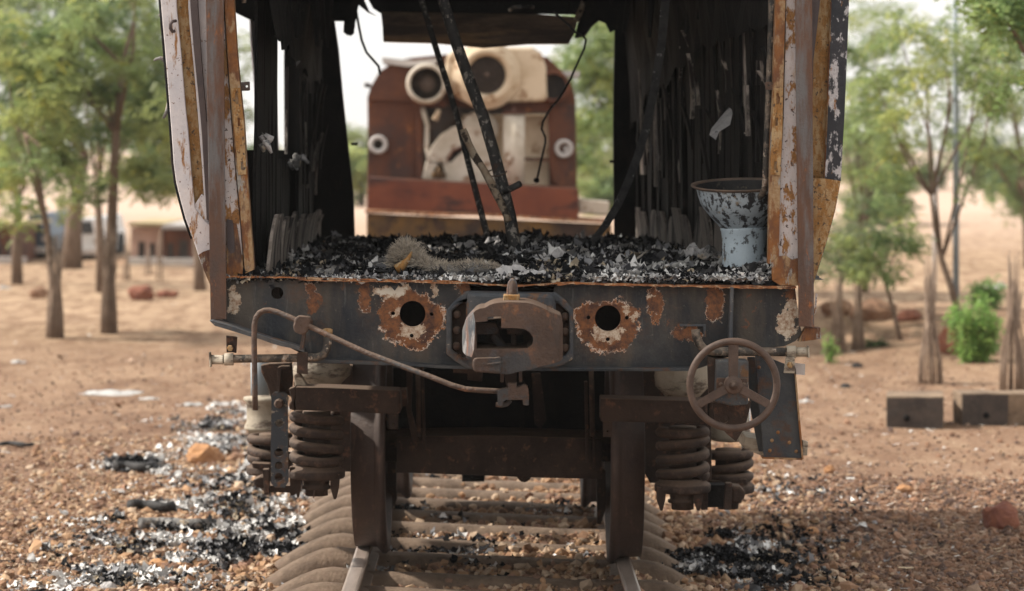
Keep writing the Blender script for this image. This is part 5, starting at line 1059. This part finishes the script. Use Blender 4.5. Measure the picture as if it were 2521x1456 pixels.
L('buffer_beam', 'loco_yellow', MB().prism([(902,526),(1505,553),(1505,640),(902,628)], YL-.9, YL-.8), bevel=.01, label='dirty yellow beam under the deck edge')
L('deck_box', 'loco_white', MB().prism([(1424,490),(1500,497),(1498,528),(1424,526)], YL-.6, YL-.2), bevel=.01, label='pale box on the right end of the deck')
L('loco_underframe', 'loco_dark', MB().prism([(950,628),(1450,640),(1450,760),(950,750)], YL-.6, YL+5))
for side, xc in ((-1, -.70), (1, .365)):
    for Yw in (YL+.6, YL+2.6):
        L('loco_wheel', 'tyre', MB().lathe((0, Yw, .50), [(.05,xc-.05),(.43,xc-.06),(.45,xc-.05),(.45,xc+.05),(.43,xc+.06),(.05,xc+.05)], 40, 'X'))
def ringp(cx, cy, r, Y, t, r0=0, n=40, ry=None): return MB().prism(circ(cx, cy, r, n, ry), Y, Y+t, [circ(cx, cy, r0, n, (ry*r0/r if ry else None))] if r0 else [])
L('engine_casing', 'loco_cream', MB().prism([(1120,118),(1310,116),(1332,130),(1344,165),(1347,240),(1340,250),(1250,252),(1190,270),(1120,240),(1095,180),(1098,140)], YL-.25, YL-.02), bevel=.03, seg=3, label='cream engine casing at the top')
fan = L('fan_housing', 'loco_cream', MB().lathe(W(1198,186,YL-.25), [(.165,-.02),(.175,-.10),(.205,-.13),(.235,-.12),(.26,-.06),(.285,-.05),(.300,-.04),(.305,.0),(.30,.03)], 48, 'Y'), label='round cream fan housing')
L('fan_grille', 'grille', MB().lathe(W(1198,184,YL-.25), [(0,-.05),(.03,-.05),(.032,-.035),(.17,-.03)], 40, 'Y'), fan)
for k, r in enumerate((.05, .09, .125, .155)): L('grille_ring', 'loco_dark', MB().lathe(W(1198,184,YL-.30), [(r+.006*math.cos(a), .006*math.sin(a)) for a in [math.pi*2*i/6 for i in range(6)]], 36, 'Y', closed=True), fan)
for k in range(12): 
    a = math.pi*k/6; c = W(1198,184,YL-.30); L('grille_bar', 'loco_dark', MB().tube([c + Vector((math.cos(a)*.03,0,math.sin(a)*.03)), c + Vector((math.cos(a)*.165,0,math.sin(a)*.165))], .004, 5), fan)
du = L('side_duct', 'loco_white', MB().lathe(W(1050,207,YL-.2), [(.145,.1),(.142,-.12),(.15,-.135),(.17,-.13),(.18,-.10),(.185,.05),(.18,.2)], 40, 'Y'), label='round duct left of the fan')
L('duct_grille', 'loco_dark', MB().lathe(W(1052,207,YL-.2), [(0,.0),(.08,.0),(.085,.02),(.145,.05)], 32, 'Y'), du)
L('duct_hub', 'grille', MB().lathe(W(1052,207,YL-.22), [(0,-.01),(.07,-.005),(.075,.03)], 24, 'Y'), du)
L('duct_shroud', 'loco_rust', MB().prism([(1012,240),(1085,238),(1100,255),(1096,264),(1020,262)], YL-.15, YL), bevel=.01)
du2 = L('side_duct', 'loco_rust', MB().lathe(W(1362,214,YL-.1), [(.115,.1),(.11,-.12),(.12,-.135),(.145,-.12),(.15,.05)], 40, 'Y'), label='dark round duct right of the fan')
L('duct_grille', 'loco_dark', MB().lathe(W(1362,214,YL-.1), [(0,-.02),(.112,-.02)], 32, 'Y'), du2)
L('crossbar', 'loco_rust', MB().prism([(1230,250),(1352,248),(1352,276),(1240,274)], YL-.12, YL-.03), bevel=.01)
L('vent_plate', 'ring', MB().prism([(940,142),(1020,150),(1075,144),(1072,158),(1000,164),(942,156)], YL-.1, YL+.6), label='grey vent plate on top of the hood')
L('vent_plate', 'ring', MB().prism([(1350,172),(1428,176),(1426,188),(1360,188)], YL+.1, YL+.6), label='grey vent plate at the right shoulder of the hood')
L('engine_block', 'loco_cream', MB().prism([(1130,282),(1350,282),(1350,458),(1130,455)], YL+.12, YL+.45), bevel=.01)
L('engine_drum', 'loco_white', MB().lathe(W(1180,320,YL+.05), [(0,-.14),(.15,-.13),(.17,-.08),(.17,.1)], 32, 'Y'))
L('gear_cover', 'loco_white', MB().prism([(1038,440),(1048,400),(1062,360),(1084,332),(1112,314),(1140,306),(1190,312),(1215,345),(1220,400),(1218,455),(1130,452)], YL-.10, YL-.02, [[(1098,392),(1112,372),(1136,362),(1140,372),(1122,388),(1108,402)], [(1064,436),(1070,414),(1082,402),(1092,412),(1094,440)]]), bevel=.012, label='chalky arched gear cover')
L('cover_slot_rim', 'loco_dark', MB().prism([(1096,392),(1112,370),(1138,360),(1143,372),(1124,390),(1108,405)], YL-.018, YL-.01))
for pts in ([(1100,395),(1114,372),(1138,362)],): L('slot_lip', 'loco_rust', MB().tube([W(x, y, YL-.12) for x, y in pts], .012, 8))
for x in (1068, 1080, 1092): L('valve_stub', 'loco_yellow', MB().tube([W(x,440,YL-.14), W(x,412+abs(x-1080),YL-.14)], .018, 10))
col_ = L('filter_column', 'loco_white', MB().lathe((fx(1265,YL-.3), YL-.3, 0), [(0,fz(460,YL)),(.093,fz(460,YL)),(.096,fz(282,YL)),(0,fz(282,YL))], 32), label='white upright cylinder')
L('column_cap', 'loco_rust', MB().lathe((fx(1265,YL-.3), YL-.3, 0), [(0,fz(283,YL)),(.11,fz(283,YL)),(.112,fz(278,YL)),(.02,fz(276,YL)),(.012,fz(262,YL)),(0,fz(262,YL))], 28), col_)
L('lever_arm', 'loco_cream', MB().tube([W(1070,296,YL-.2), W(1080,270,YL-.2)], [.03,.02], 8))
L('hose', 'loco_white', MB().tube([W(1040,265,YL-.05), W(1052,310,YL-.05), W(1050,360,YL-.05), W(1058,400,YL-.1)], .022, 8))
L('dark_port', 'loco_dark', MB().prism([(1062,290),(1075,275),(1130,262),(1140,290),(1100,300),(1080,330),(1068,350),(1060,320)], YL-.02, YL+.02))
L('panel_strut', 'loco_rust', MB().prism([(1290,388),(1352,390),(1352,398),(1290,396)], YL-.02, YL+.05))
L('side_flap', 'loco_rust', MB().prism([(1348,262),(1416,260),(1418,462),(1372,462),(1360,440),(1352,400)], YL-.06, YL+.01), bevel=.006)
for x, y, dk in ((930.5, 356, 1), (1388, 366, 0)):
    lp = L('lamp_ring', 'ring', MB().lathe(W(x, y, YL-.09), [(.045,.05),(.043,-.01),(.052,-.028),(.075,-.03),(.085,-.018),(.086,.06)], 36, 'Y'), label='pale ring of the %s headlamp' % ('left' if dk else 'right'))
    L('lamp_socket', 'loco_dark' if dk else 'glass', MB().lathe(W(x, y, YL-.05), [(0,.02),(.045,.0)], 24, 'Y'), lp)
    if not dk: L('lamp_shard', 'ring', MB().prism([(1386,362),(1400,360),(1404,372),(1392,382)], YL-.08, YL-.07), lp)
L('handle_stub', 'loco_dark', MB().tube([W(897,209,YL), W(912,212,YL)], .02, 8))
# ------------------------------------------------------------------ timbers, rocks, litter on the ground
def ground_at(px, py):   # first hit of the picture ray with the ground
    Y = 8.0
    for _ in range(3000):
        if fz(py, Y) <= ground_z(fx(px, Y), Y): break
        Y += .02
    return Y
def timber(px0, px1, pyt, pyb, depth, rz, label, hole):
    Y = ground_at((px0+px1)/2, pyb); p = W((px0+px1)/2, pyb, Y); w = (px1-px0)*Y/FOC; h = (pyb-pyt)*Y/FOC
    t = empty('timber_block', tuple(p), label, 'timber block'); R = Matrix.Rotation(rz, 3, 'Z')
    b = build('timber_body', MB().box((p.x-w/2, Y, p.z-.03), (p.x+w/2, Y+depth, p.z+h), R, (p.x, Y, p.z)), M['timber'], t, disp=(.012, 5, .12, 3), bevel=.006)
    g = build('end_face', MB().box((p.x-w/2+.004, Y-.012, p.z-.01), (p.x+w/2-.004 if hole[2] else p.x-w*.05, Y-.001, p.z+h-.006), R, (p.x, Y, p.z)), M['endgrain'], t, disp=(.004, 6, .1, 2))
    hp = W(hole[0], hole[1], Y-.02); build('bolt_hole', MB().lathe(hp, [(0,-.004),(.020,-.004),(.020,.03)], 12, 'Y'), M['char'], t)
timber(2182, 2322, 978, 1055, .5, -.14, 'square timber block with a dark end, standing alone to the right of the carriage', (2232,1030,1))
timber(2366, 2620, 970, 1048, .3, .04, 'longer timber block with a dark left end, at the right edge of the picture', (2428,1023,0))
def rock(px, py, w, h, mat, label, cat='rock', seed=0, group=None):
    Y = ground_at(px, py); c = W(px, py, Y); s = Y/FOC; bm = bmesh.new(); bmesh.ops.create_icosphere(bm, subdivisions=3, radius=1)
    for v in bm.verts:
        k = 1 + .28*mnoise.noise(v.co*1.3 + Vector((seed*3.1, 0, 0))) + .12*mnoise.noise(v.co*4 + Vector((seed, 5, 0)))
        v.co = Vector((v.co.x*w/2*s*k, v.co.y*w*.4*s*k, (v.co.z*.62 + .3)*h*s*k))
    me = bpy.data.meshes.new(cat); bm.to_mesh(me); bm.free(); me.materials.append(M[mat])
    o = bpy.data.objects.new(cat.replace(' ', '_'), me); COL.objects.link(o); o.location = c
    tag(o, label, cat, group); return o
rock(2465,1300,92,66,'redrock','dark red rock alone on the ground at the lower right edge',seed=1)
rock(505,1140,88,50,'tanrock','ochre orange stone amid white ash left of the outer left spring',seed=2)
rock(588,1138,50,26,'soilrock','low brown stone beside the ochre one, against the carriage',seed=3)
rock(2365,868,110,72,'redrock','dark red earth mound behind the stake bundle on the right','clod',seed=4)
rock(2150,785,110,50,'soilrock','brown earth clod between the thin trunks on the right','clod',seed=5)
rock(2238,788,64,26,'redrock','low red earth clod right of the brown one','clod',seed=6)
rock(2060,775,80,40,'soilrock','brown earth clod close to the carriage on the right','clod',seed=7)
rock(345,738,64,38,'redrock','reddish clod between the left trunks and the carriage','clod',seed=8)
rock(412,732,52,20,'redrock','flat dark clod right of the reddish one on the left','clod',seed=9)
rock(95,735,44,30,'soilrock','small brown clod at the foot of the far left trees','clod',seed=10)
rock(2000,1318,40,20,'tanrock','small ochre stone on the gravel right of the springs',seed=11)
rock(1930,1305,34,16,'tanrock','smaller ochre stone left of its neighbour right of the springs',seed=12)
rock(1935,1135,30,14,'soilrock','brown pebble right of the step plate',seed=13)
rock(2225,1215,44,22,'tanrock','sandy stone in the middle of the right ground',seed=14)
rock(2042,1165,26,20,'tanrock','small orange stone near the step plate',seed=15)
rock(2080,1250,14,18,'char_lump','small black pebble on the right ground','pebble',seed=16)
rock(2110,905,30,12,'char_lump','black lump near the horizon side of the right ground','lump',seed=17)
rock(2080,955,26,11,'char_lump','flat black lump on the right ground beside the carriage','lump',seed=18)
rock(395,1395,60,20,'tanrock','ochre slab among the white ash at lower left',seed=19)
rock(455,1392,30,24,'tanrock','upright ochre stone right of the slab at lower left',seed=20)
def log(px0, px1, py, r, mat, label):
    Y = ground_at((px0+px1)/2, py); s = Y/FOC
    pts = [W(px0 + (px1-px0)*i/6, py + 3*math.sin(i*1.7), Y + .05*math.sin(i)) for i in range(7)]
    pts = [Vector((p.x, p.y, ground_z(p.x, p.y) + r*s*.9 + .01)) for p in pts]
    o = build('charred_log', MB().tube(pts, [r*s*random.uniform(.7, 1.1) for _ in pts], 10), M[mat], None, label=label, cat='charred log', loc=tuple(pts[3]), disp=(.012, 14, .0) if False else None)
log(320, 425, 1262, 13, 'char_lump', 'black charred log on the ash left of the track')
log(345, 510, 1310, 15, 'ash_crust', 'charred log crusted with white ash, nearer than the black one')
log(285, 370, 1165, 12, 'char_lump', 'short dark charred log under a white ash heap further back')
log(0, 80, 1103, 6, 'char_lump', 'thin dark stick lying at the left edge of the picture')
for i, (px, py, w, h, lb) in enumerate(((270,962,150,16,'long pale flattened sheet on the red ground at left'), (370,979,60,10,'small white sheet right of the long one'), (470,992,70,18,'white torn sheet left of the carriage spring'), (545,992,70,12,'long white scrap touching the carriage side'),
        (12,998,36,10,'white scrap at the left edge of the picture'), (345,1145,80,30,'white ash pile on top of a charred log'), (45,888,40,14,'white scrap on the straw at left'), (12,705,36,16,'white bag at the far left edge'), (1985,985,44,14,'pale plastic scrap beside the step plate'), (2455,700,60,20,'white bags far off behind the right shrub'),
        (1010,1230,40,60,'crumpled white plastic inside the left rail'), (470,1345,110,26,'white ash crust among the dark ash at lower left'), (250,1440,90,34,'bright white ash heap at the bottom left'), (440,1315,60,36,'pale ash heap above the charred log'), (395,1425,50,20,'pale scrap of ash near the bottom left'), (2215,1345,44,12,'white scrap on the right gravel'))):
    Y = ground_at(px, py + h*.4); s = Y/FOC; c = W(px, py + h*.4, Y)
    m = crumple(w*s, h*s*.9, i*5.3+2, .003, .5); m.v = [(v[0]+c.x, v[1]+c.y, v[2]+c.z) for v in m.v]
    build('ash_scrap' if 'ash' in lb else 'white_scrap', m, M['ash_pale' if 'ash' in lb else 'paper'], None, label=lb, cat='ash' if 'ash' in lb else 'scrap', loc=tuple(c))
# ------------------------------------------------------------------ trees
def leaf_template(narrow=.24, k=7, droop=.35):
    V = []; F = []
    for i in range(k):
        t = (i+1)/k; side = -1 if i % 2 else 1; base = Vector((t*1.0, 0, -droop*t*t)); d = Vector((.45, side*.8, -.25 - .2*t)).normalized()*.52
        n = d.cross(Vector((0,0,1))).normalized()*narrow*.5; b = len(V)
        V += [base, base + d*.5 + n, base + d, base + d*.5 - n]; F.append((b, b+1, b+2, b+3))
    return np.array([tuple(v) for v in V]), np.array(F)
LV, LF = leaf_template(); LV2, LF2 = leaf_template(.34, 5, .6)
def crown(name, tree, centres, radii, n, size, cols, tmpl=(LV, LF), parent=None, light=(.12, .5)):
    k = RNG.integers(0, len(centres), n); c = np.array(centres)[k]; r = np.array(radii)[k]
    d = RNG.normal(0, 1, (n, 3)); d /= np.linalg.norm(d, axis=1)[:, None]; rr = RNG.random(n)**.5
    Pp = c + d * (rr * r)[:, None] * np.array([1, 1, .7])
    cl = RNG.integers(0, len(cols), len(centres)); C = np.array(cols)[cl[k]] * RNG.uniform(.75, 1.3, (n, 1))
    C[RNG.random(n) < .06] *= np.array([1.5, 1.25, .8])
    V, F, C = scatter(tmpl[0], tmpl[1], Pp, RNG.lognormal(math.log(size), .25, n), rotmats(n, .6), C)
    return npmesh(name, V, F, M['leaf'], C, tree)
GREENS = [(.21,.27,.10),(.16,.225,.09),(.27,.32,.12),(.12,.18,.08)]
PALEG = [(.29,.35,.13),(.23,.30,.12),(.37,.41,.15),(.18,.25,.10)]
def tree(label, trunk_px, r0, crown_boxes, n, size, Y=None, cols=GREENS, limbs=6, name='tree', cat='tree', group=None, clr=.34, stems=None, ncl=26, bark='bark', tm=(LV, LF)):
    """trunk_px: picture points from foot upward; crown_boxes: (x0, y0, x1, y1, weight)"""
    px, py = trunk_px[0]
    if Y is None: Y = ground_at(px, py)
    base = W(px, py, Y); base.z = ground_z(base.x, base.y)
    t = empty(name, tuple(base), label, cat, group); s = Y/FOC
    pts = [base - Vector((0,0,.03))] + [W(x, y, Y + .1*math.sin(i)) for i, (x, y) in enumerate(trunk_px[1:], 1)]
    n_ = len(pts); build('trunk', MB().tube(pts, [r0*s*(1.15 - .6*i/max(1, n_-1)) for i in range(n_)], 10), M[bark], t)
    if stems:
        for st_ in stems: build('limb', MB().tube([W(x, y, Y + .08*i) for i, (x, y) in enumerate(st_)], [r0*s*(.5 - .3*i/len(st_)) for i in range(len(st_))], 8), M[bark], t)
    cen = []; rad = []
    wts = [b[4]*(b[2]-b[0])*(b[3]-b[1]) for b in crown_boxes]
    for _ in range(ncl):
        b = random.choices(crown_boxes, wts)[0]; yy = Y + random.uniform(-1.1, 1.3); cen.append(tuple(W(random.uniform(b[0], b[2]), random.uniform(b[1], b[3]), yy))); rad.append(clr*random.uniform(.6, 1.2))
    for _ in range(limbs):
        c = Vector(random.choice(cen)); a = pts[random.randint(max(1, n_//2), n_-1)]; m = a.lerp(c, .5) + Vector((random.uniform(-.15,.15), random.uniform(-.1,.1), random.uniform(.0,.2)))
        build('limb', MB().tube([a, m, c], [r0*s*.42, r0*s*.3, r0*s*.12], 6), M[bark], t)
    crown('crown', t, cen, rad, n, size, cols, tm)
    return t
def stake_guard(px, py, ytop, w, label, n=16, wt=None):
    Y = ground_at(px, py); s = Y/FOC; c = W(px, py, Y); g = empty('stake_guard', tuple(c), label, 'tree guard')
    for k in range(n):
        a = 2*math.pi*k/n + random.uniform(-.12, .12); r = w/2*s; rt = (wt or w*.55)/2*s; h = (py - ytop)*s*random.uniform(.72, 1.12)
        def q(rad, f, da): return c + Vector((math.cos(a+da)*rad, math.sin(a+da)*rad, h*f - .02))
        build('stake', MB().tube([q(r, 0, 0), q(r*.92, .25, .06), q(rt*.75, .58, .2), q(rt*random.uniform(.5, 1.5), 1, .3 + random.uniform(-.4, .4))], [.0085,.008,.007,.004], 5), M['stake'], g)
    return g
def bundle(px, py, ytop, w, label):  # dense bundle of dry sticks round a trunk
    return stake_guard(px, py, ytop, w, label, 26, w*.75)
grp = 'young trees left of the carriage'
tree('young neem tree with a dense crown, its straight trunk nearest the carriage on the left', [(268,822),(268,700),(272,600),(278,480),(285,330),(300,160)], 15, [(90,-80,420,470,1),(150,380,330,500,.6),(330,250,430,480,.5)], 6500, .08, cols=GREENS, group=grp, ncl=75, clr=.28)
bundle(268, 822, 560, 40, 'bundle of dry sticks around the trunk nearest the carriage on the left')
tree('slender young tree leaning left with pale lower leaves, second from the left edge', [(135,832),(128,700),(115,560),(90,440),(60,330)], 9, [(-60,40,190,300,1),(-60,380,120,560,.8)], 3600, .08, cols=PALEG, group=grp, ncl=46, clr=.28)
bundle(135, 832, 590, 42, 'bundle of dry sticks around the slender leaning tree')
tree('older tree with a thick dark trunk further back between the two young trees', [(178,662),(180,560),(190,480),(210,380)], 22, [(60,100,300,400,1),(-40,-60,200,200,.7)], 3600, .10, cols=GREENS, group=grp, ncl=46, clr=.42)
tree('tree in the second row right of the thick dark trunk', [(248,720),(246,600),(240,480),(245,300)], 11, [(150,-100,420,240,1),(300,200,440,430,.6)], 3600, .095, cols=GREENS, group=grp, ncl=46, clr=.40)
tree('leftmost tree whose brown trunk stands at the left edge', [(42,700),(40,600),(44,520),(30,380)], 13, [(-120,-80,120,200,1),(-100,300,60,470,1)], 3000, .10, cols=PALEG, group=grp, ncl=40, clr=.42)
tree('far tree with a pale trunk half hidden by the left side of the carriage', [(492,716),(490,640),(480,520),(470,380)], 14, [(330,60,560,330,1),(380,300,480,420,.4)], 4500, .11, cols=PALEG, group=grp, ncl=30, clr=.5)
for x, y, yt in ((312,690,590),(392,690,560),(365,676,600)): stake_guard(x, y, yt, 16, {312:'thin bundle of sticks left of centre in the far row', 392:'thin bundle of sticks nearest the low shed', 365:'short thin bundle of sticks in front of the pale wall'}[x], 6)
tree('spreading tree seen through the far doorway to the right of the locomotive', [(1560,660),(1555,500),(1530,380)], 14, [(1400,20,1640,330,1.2),(1430,300,1560,420,.4)], 5200, .10, Y=36, cols=PALEG, ncl=56, clr=.42)
grp = 'trees right of the carriage'
tree('multi stemmed young tree with a curved trunk behind the stake bundle', [(2372,800),(2345,720),(2318,640),(2302,560),(2292,480)], 9, [(2080,60,2521,330,1),(2180,20,2500,200,.7),(2110,300,2230,430,.5),(2380,330,2560,470,.6)], 3900, .07, cols=PALEG, group=grp, ncl=85, clr=.22, stems=[[(2292,480),(2250,430),(2215,360),(2190,280)],[(2292,480),(2288,400),(2285,300),(2280,200)],[(2294,480),(2312,400),(2330,320),(2336,220)]])
stake_guard(2290, 945, 650, 58, 'tall cage of dry stakes in front of the curved tree on the right', 18, 22)
stake_guard(2494, 965, 640, 66, 'cage of dry stakes at the right edge behind the longer timber', 22, 30)
stake_guard(2112, 862, 640, 28, 'slim bundle of dark stakes beside the carriage on the right', 10, 20)
stake_guard(2060, 870, 680, 40, 'faint bundle of stakes closest to the right post', 8, 24)
tree('thin leaning sapling between the slim bundle and the curved tree', [(2218,838),(2200,770),(2178,690),(2160,640)], 6, [(2060,560,2260,680,1),(2140,430,2250,600,.8)], 1200, .065, cols=GREENS, group=grp, ncl=24, clr=.20)
tree('small dark leaved tree close beside the right side of the carriage', [(2062,850),(2066,760),(2070,680),(2075,600)], 7, [(2010,560,2130,690,1),(2040,500,2130,600,.7)], 1100, .065, cols=[(.19,.23,.11),(.15,.18,.10),(.25,.28,.13)], group=grp, ncl=26, clr=.20)
tree('tree with pale foliage directly behind the right panel', [(2130,720),(2125,600),(2130,450)], 9, [(2060,180,2200,440,1),(2040,-60,2180,180,1),(2090,440,2200,540,.6)], 2800, .08, cols=PALEG, group=grp, ncl=50, clr=.30)
tree('big tree at the right edge with dense mid green crown', [(2540,660),(2530,520),(2515,400)], 18, [(2360,180,2600,400,1),(2300,300,2440,420,.6),(2480,400,2600,540,.8)], 2800, .085, cols=GREENS, group=grp, ncl=56, clr=.36)
tree('nearest tree whose long leaves hang in from the top right corner', [(2700,1050),(2690,700),(2660,300),(2620,0)], 20, [(2420,-120,2640,90,1),(2340,-80,2521,60,.8),(2450,80,2620,220,.7)], 1500, .085, cols=[(.17,.25,.09),(.12,.20,.08),(.24,.31,.11)], group=grp, ncl=52, clr=.19, limbs=8, tm=(LV2, LF2))
# bright shrub
def shrub(px, py, w, h, n, label, cols, cat='shrub', size=.07):
    Y = ground_at(px, py); s = Y/FOC; c = W(px, py, Y); t = empty(cat, tuple(c), label, cat)
    stems = []
    for k in range(n):
        a = random.uniform(-1, 1); top_ = c + Vector((a*w/2*s*random.uniform(.5,1), random.uniform(-.3,.3)*w*s, h*s*random.uniform(.6,1.05)*(1-.25*abs(a)))); st0 = c + Vector((a*w*.15*s, 0, 0)); stems.append((st0, top_))
        build('stem', MB().tube([st0, st0.lerp(top_, .5) + Vector((a*.03,0,.01)), top_], [.008,.006,.003], 5), M['bark'], t)
    Pp = []; 
    for st0, tp in stems:
        for _ in range(42): Pp.append(tuple(st0.lerp(tp, random.uniform(.12, 1.05)) + Vector((random.gauss(0,.02), random.gauss(0,.02), random.gauss(0,.02)))))
    Pp = np.array(Pp); m = len(Pp); C = np.array(cols)[RNG.integers(0, len(cols), m)]*RNG.uniform(.8, 1.25, (m, 1))
    V, F, C = scatter(LV2, LF2, Pp, RNG.lognormal(math.log(size*.8), .25, m), rotmats(m, 1.1), C)
    npmesh('foliage', V, F, M['leaf'], C, t)
BG = [(.24,.40,.11),(.18,.33,.09),(.32,.46,.14)]
shrub(2402, 892, 160, 175, 26, 'bright green upright shrub between the two stake cages on the right', BG)
shrub(2430, 760, 90, 70, 10, 'paler green shrub behind the bright one', [(.22,.36,.12),(.18,.30,.10)])
shrub(2040, 895, 26, 90, 3, 'thin bright green sprig beside the foot of the right post', BG, size=.045)
shrub(2155, 855, 50, 20, 5, 'low dark green tuft on the slope right of the slim bundle', [(.07,.12,.05),(.10,.15,.06)], size=.04)
# pole(s)
Yp = ground_at(2353, 782)
build('grey_pole', MB().tube([W(2353,784,Yp), W(2353,400,Yp), W(2350,-60,Yp)], [.030,.027,.022], 14), M['galv'], None, label='straight blue grey metal pole behind the curved tree', cat='pole', loc=tuple(W(2353,782,Yp)))
Yp = ground_at(2298, 742)
build('grey_pole', MB().tube([W(2298,744,Yp), W(2302,560,Yp), W(2306,380,Yp)], [.03,.028,.02], 12), M['ring'], None, label='fainter pale pole left of the blue grey one', cat='pole', loc=tuple(W(2298,742,Yp)))
# ------------------------------------------------------------------ far things
def shed(x0, x1, yt, yb, depth, mat, roof, label, openings):
    Y = ground_at((x0+x1)/2, yb); t = empty('market_shed', tuple(W((x0+x1)/2, yb, Y)), label, 'shed')
    w = build('wall', MB().prism([(x0,yt),(x1,yt),(x1,yb+3),(x0,yb+3)], Y, Y+depth), M[mat], t)
    build('roof', MB().prism([(x0-6,yt-12),(x1+6,yt-10),(x1+6,yt-2),(x0-6,yt-2)], Y-.4, Y+depth), M[roof], t)
    for a, b, c, d in openings: build('opening', MB().prism([(a,b),(c,b),(c,d),(a,d)], Y-.02, Y-.005), M['loco_dark'], t)
    build('plinth', MB().prism([(x0-8,yb-14),(x1+8,yb-14),(x1+8,yb+4),(x0-8,yb+4)], Y-.35, Y-.05), M['ring'], t)
shed(322, 400, 560, 650, 2.5, 'plaster', 'roofing', 'low pink walled shed with an ochre roof far off left of the carriage', [(340,596,356,634),(368,600,380,634)])
shed(404, 470, 566, 652, 2.5, 'loco_rust', 'ring', 'low dark shed with a slanting pale post right of the pink one', [(412,600,426,636),(440,592,462,638)])
shed(-40, 50, 560, 648, 2.5, 'loco_rust', 'roofing', 'dark shed with an ochre roof at the far left edge', [(-20,585,0,640),(16,590,36,640)])
def vehicle(x0, x1, yt, yb, body, label, name, cat):
    Y = ground_at((x0+x1)/2, yb); t = empty(name, tuple(W((x0+x1)/2, yb, Y)), label, cat); h = yb-yt; w = x1-x0
    build('body', MB().prism([(x0,yb-h*.12),(x0,yt+h*.42),(x0+w*.08,yt+h*.38),(x0+w*.2,yt+h*.04),(x0+w*.3,yt),(x1-w*.3,yt),(x1-w*.2,yt+h*.04),(x1-w*.08,yt+h*.38),(x1,yt+h*.42),(x1,yb-h*.12)], Y, Y+3.6), M[body], t, bevel=.05, seg=3)
    build('windscreen', MB().prism([(x0+w*.14,yt+h*.36),(x0+w*.24,yt+h*.08),(x1-w*.24,yt+h*.08),(x1-w*.14,yt+h*.36)], Y-.02, Y-.005), M['glass'], t)
    build('bumper', MB().prism([(x0,yb-h*.28),(x1,yb-h*.28),(x1,yb-h*.14),(x0,yb-h*.14)], Y-.12, Y-.005), M['ring'], t, bevel=.02)
    for a in (x0+w*.02, x1-w*.18):
        build('headlight', MB().prism([(a,yt+h*.48),(a+w*.16,yt+h*.48),(a+w*.16,yt+h*.60),(a,yt+h*.60)], Y-.03, Y-.006), M['ring'], t)
        for dy in (.4, 2.7): build('wheel', MB().lathe(W(a+w*.08, yb-h*.13, Y) + Vector((0, dy, 0)), [(0,-.1),(.28,-.1),(.3,-.06),(.3,.06),(.28,.1),(0,.1)], 24, 'X'), M['rubber'], t)
vehicle(186, 238, 538, 642, 'white_paint', 'white parked van far off between the left trunks', 'parked_van', 'van')
vehicle(58, 112, 528, 640, 'blue_paint', 'dark blue parked van far off at the left', 'parked_van', 'van')
# distant tree line, each its own bush or tree
k = 0
for (px, yb, yt, w, pale, lb) in ((60,470,300,260,0,'far rounded tree behind the left edge'), (330,470,330,260,1,'far pale tree behind the dense left crown'), (560,470,320,260,0,'far tree glimpsed through the left window gap'),
     (890,520,345,130,1,'far bush seen between the left bulkhead and the locomotive'), (860,470,300,160,0,'far dim tree behind the left bulkhead edge'), (1470,500,300,200,1,'far pale tree seen low in the right of the doorway'), (1490,540,440,90,1,'far low bush just right of the locomotive deck'), (1560,470,250,220,0,'far tree behind the right bulkhead'),
     (2120,480,330,200,0,'far tree behind the right panel'), (2300,470,350,240,1,'far pale tree behind the curved tree'), (2440,470,360,160,1,'far low tree left of the right edge'), (2520,540,400,120,0,'far dark green tree at the right edge'), (2150,560,440,120,0,'far grey green bush beside the right panel')):
    Y = min(110, max(40, (CAMH+.1)*FOC/(yb-HY))); s = Y/FOC; Z0 = W(px, yb, Y).z
    base = Vector((fx(px, Y), Y, ground_z(fx(px, Y), Y))); t = empty('far_tree', tuple(base), lb, 'tree', 'distant trees'); hgt = (yb-yt)*s
    build('trunk', MB().tube([base, base + Vector((0,0,hgt*.5))], [.12, .08], 6), M['bark'], t)
    cen = [tuple(base + Vector((random.gauss(0, .26)*w*s, random.uniform(-1,1), hgt*random.uniform(.15, .95)))) for _ in range(22)]
    crown('crown', t, cen, [hgt*.14 + .2]*22, 1700, .22, PALEG if pale else GREENS, (LV, LF))
print('objects', len(bpy.data.objects))

# ------------------------------------------------------------------ dusty air
hm = bpy.data.materials.new('haze'); hm.use_nodes = True; hn = hm.node_tree; hn.nodes.clear()
ho = hn.nodes.new('ShaderNodeOutputMaterial'); hv = hn.nodes.new('ShaderNodeVolumePrincipled')
hv.inputs['Color'].default_value = (.93, .92, .90, 1); hv.inputs['Density'].default_value = .00045; hv.inputs['Anisotropy'].default_value = .2
hn.links.new(hv.outputs[0], ho.inputs['Volume'])
hz_ = build('haze', MB().box((-950, -6, -1.6), (950, 2700, 12.5)), hm, None, kind='stuff')
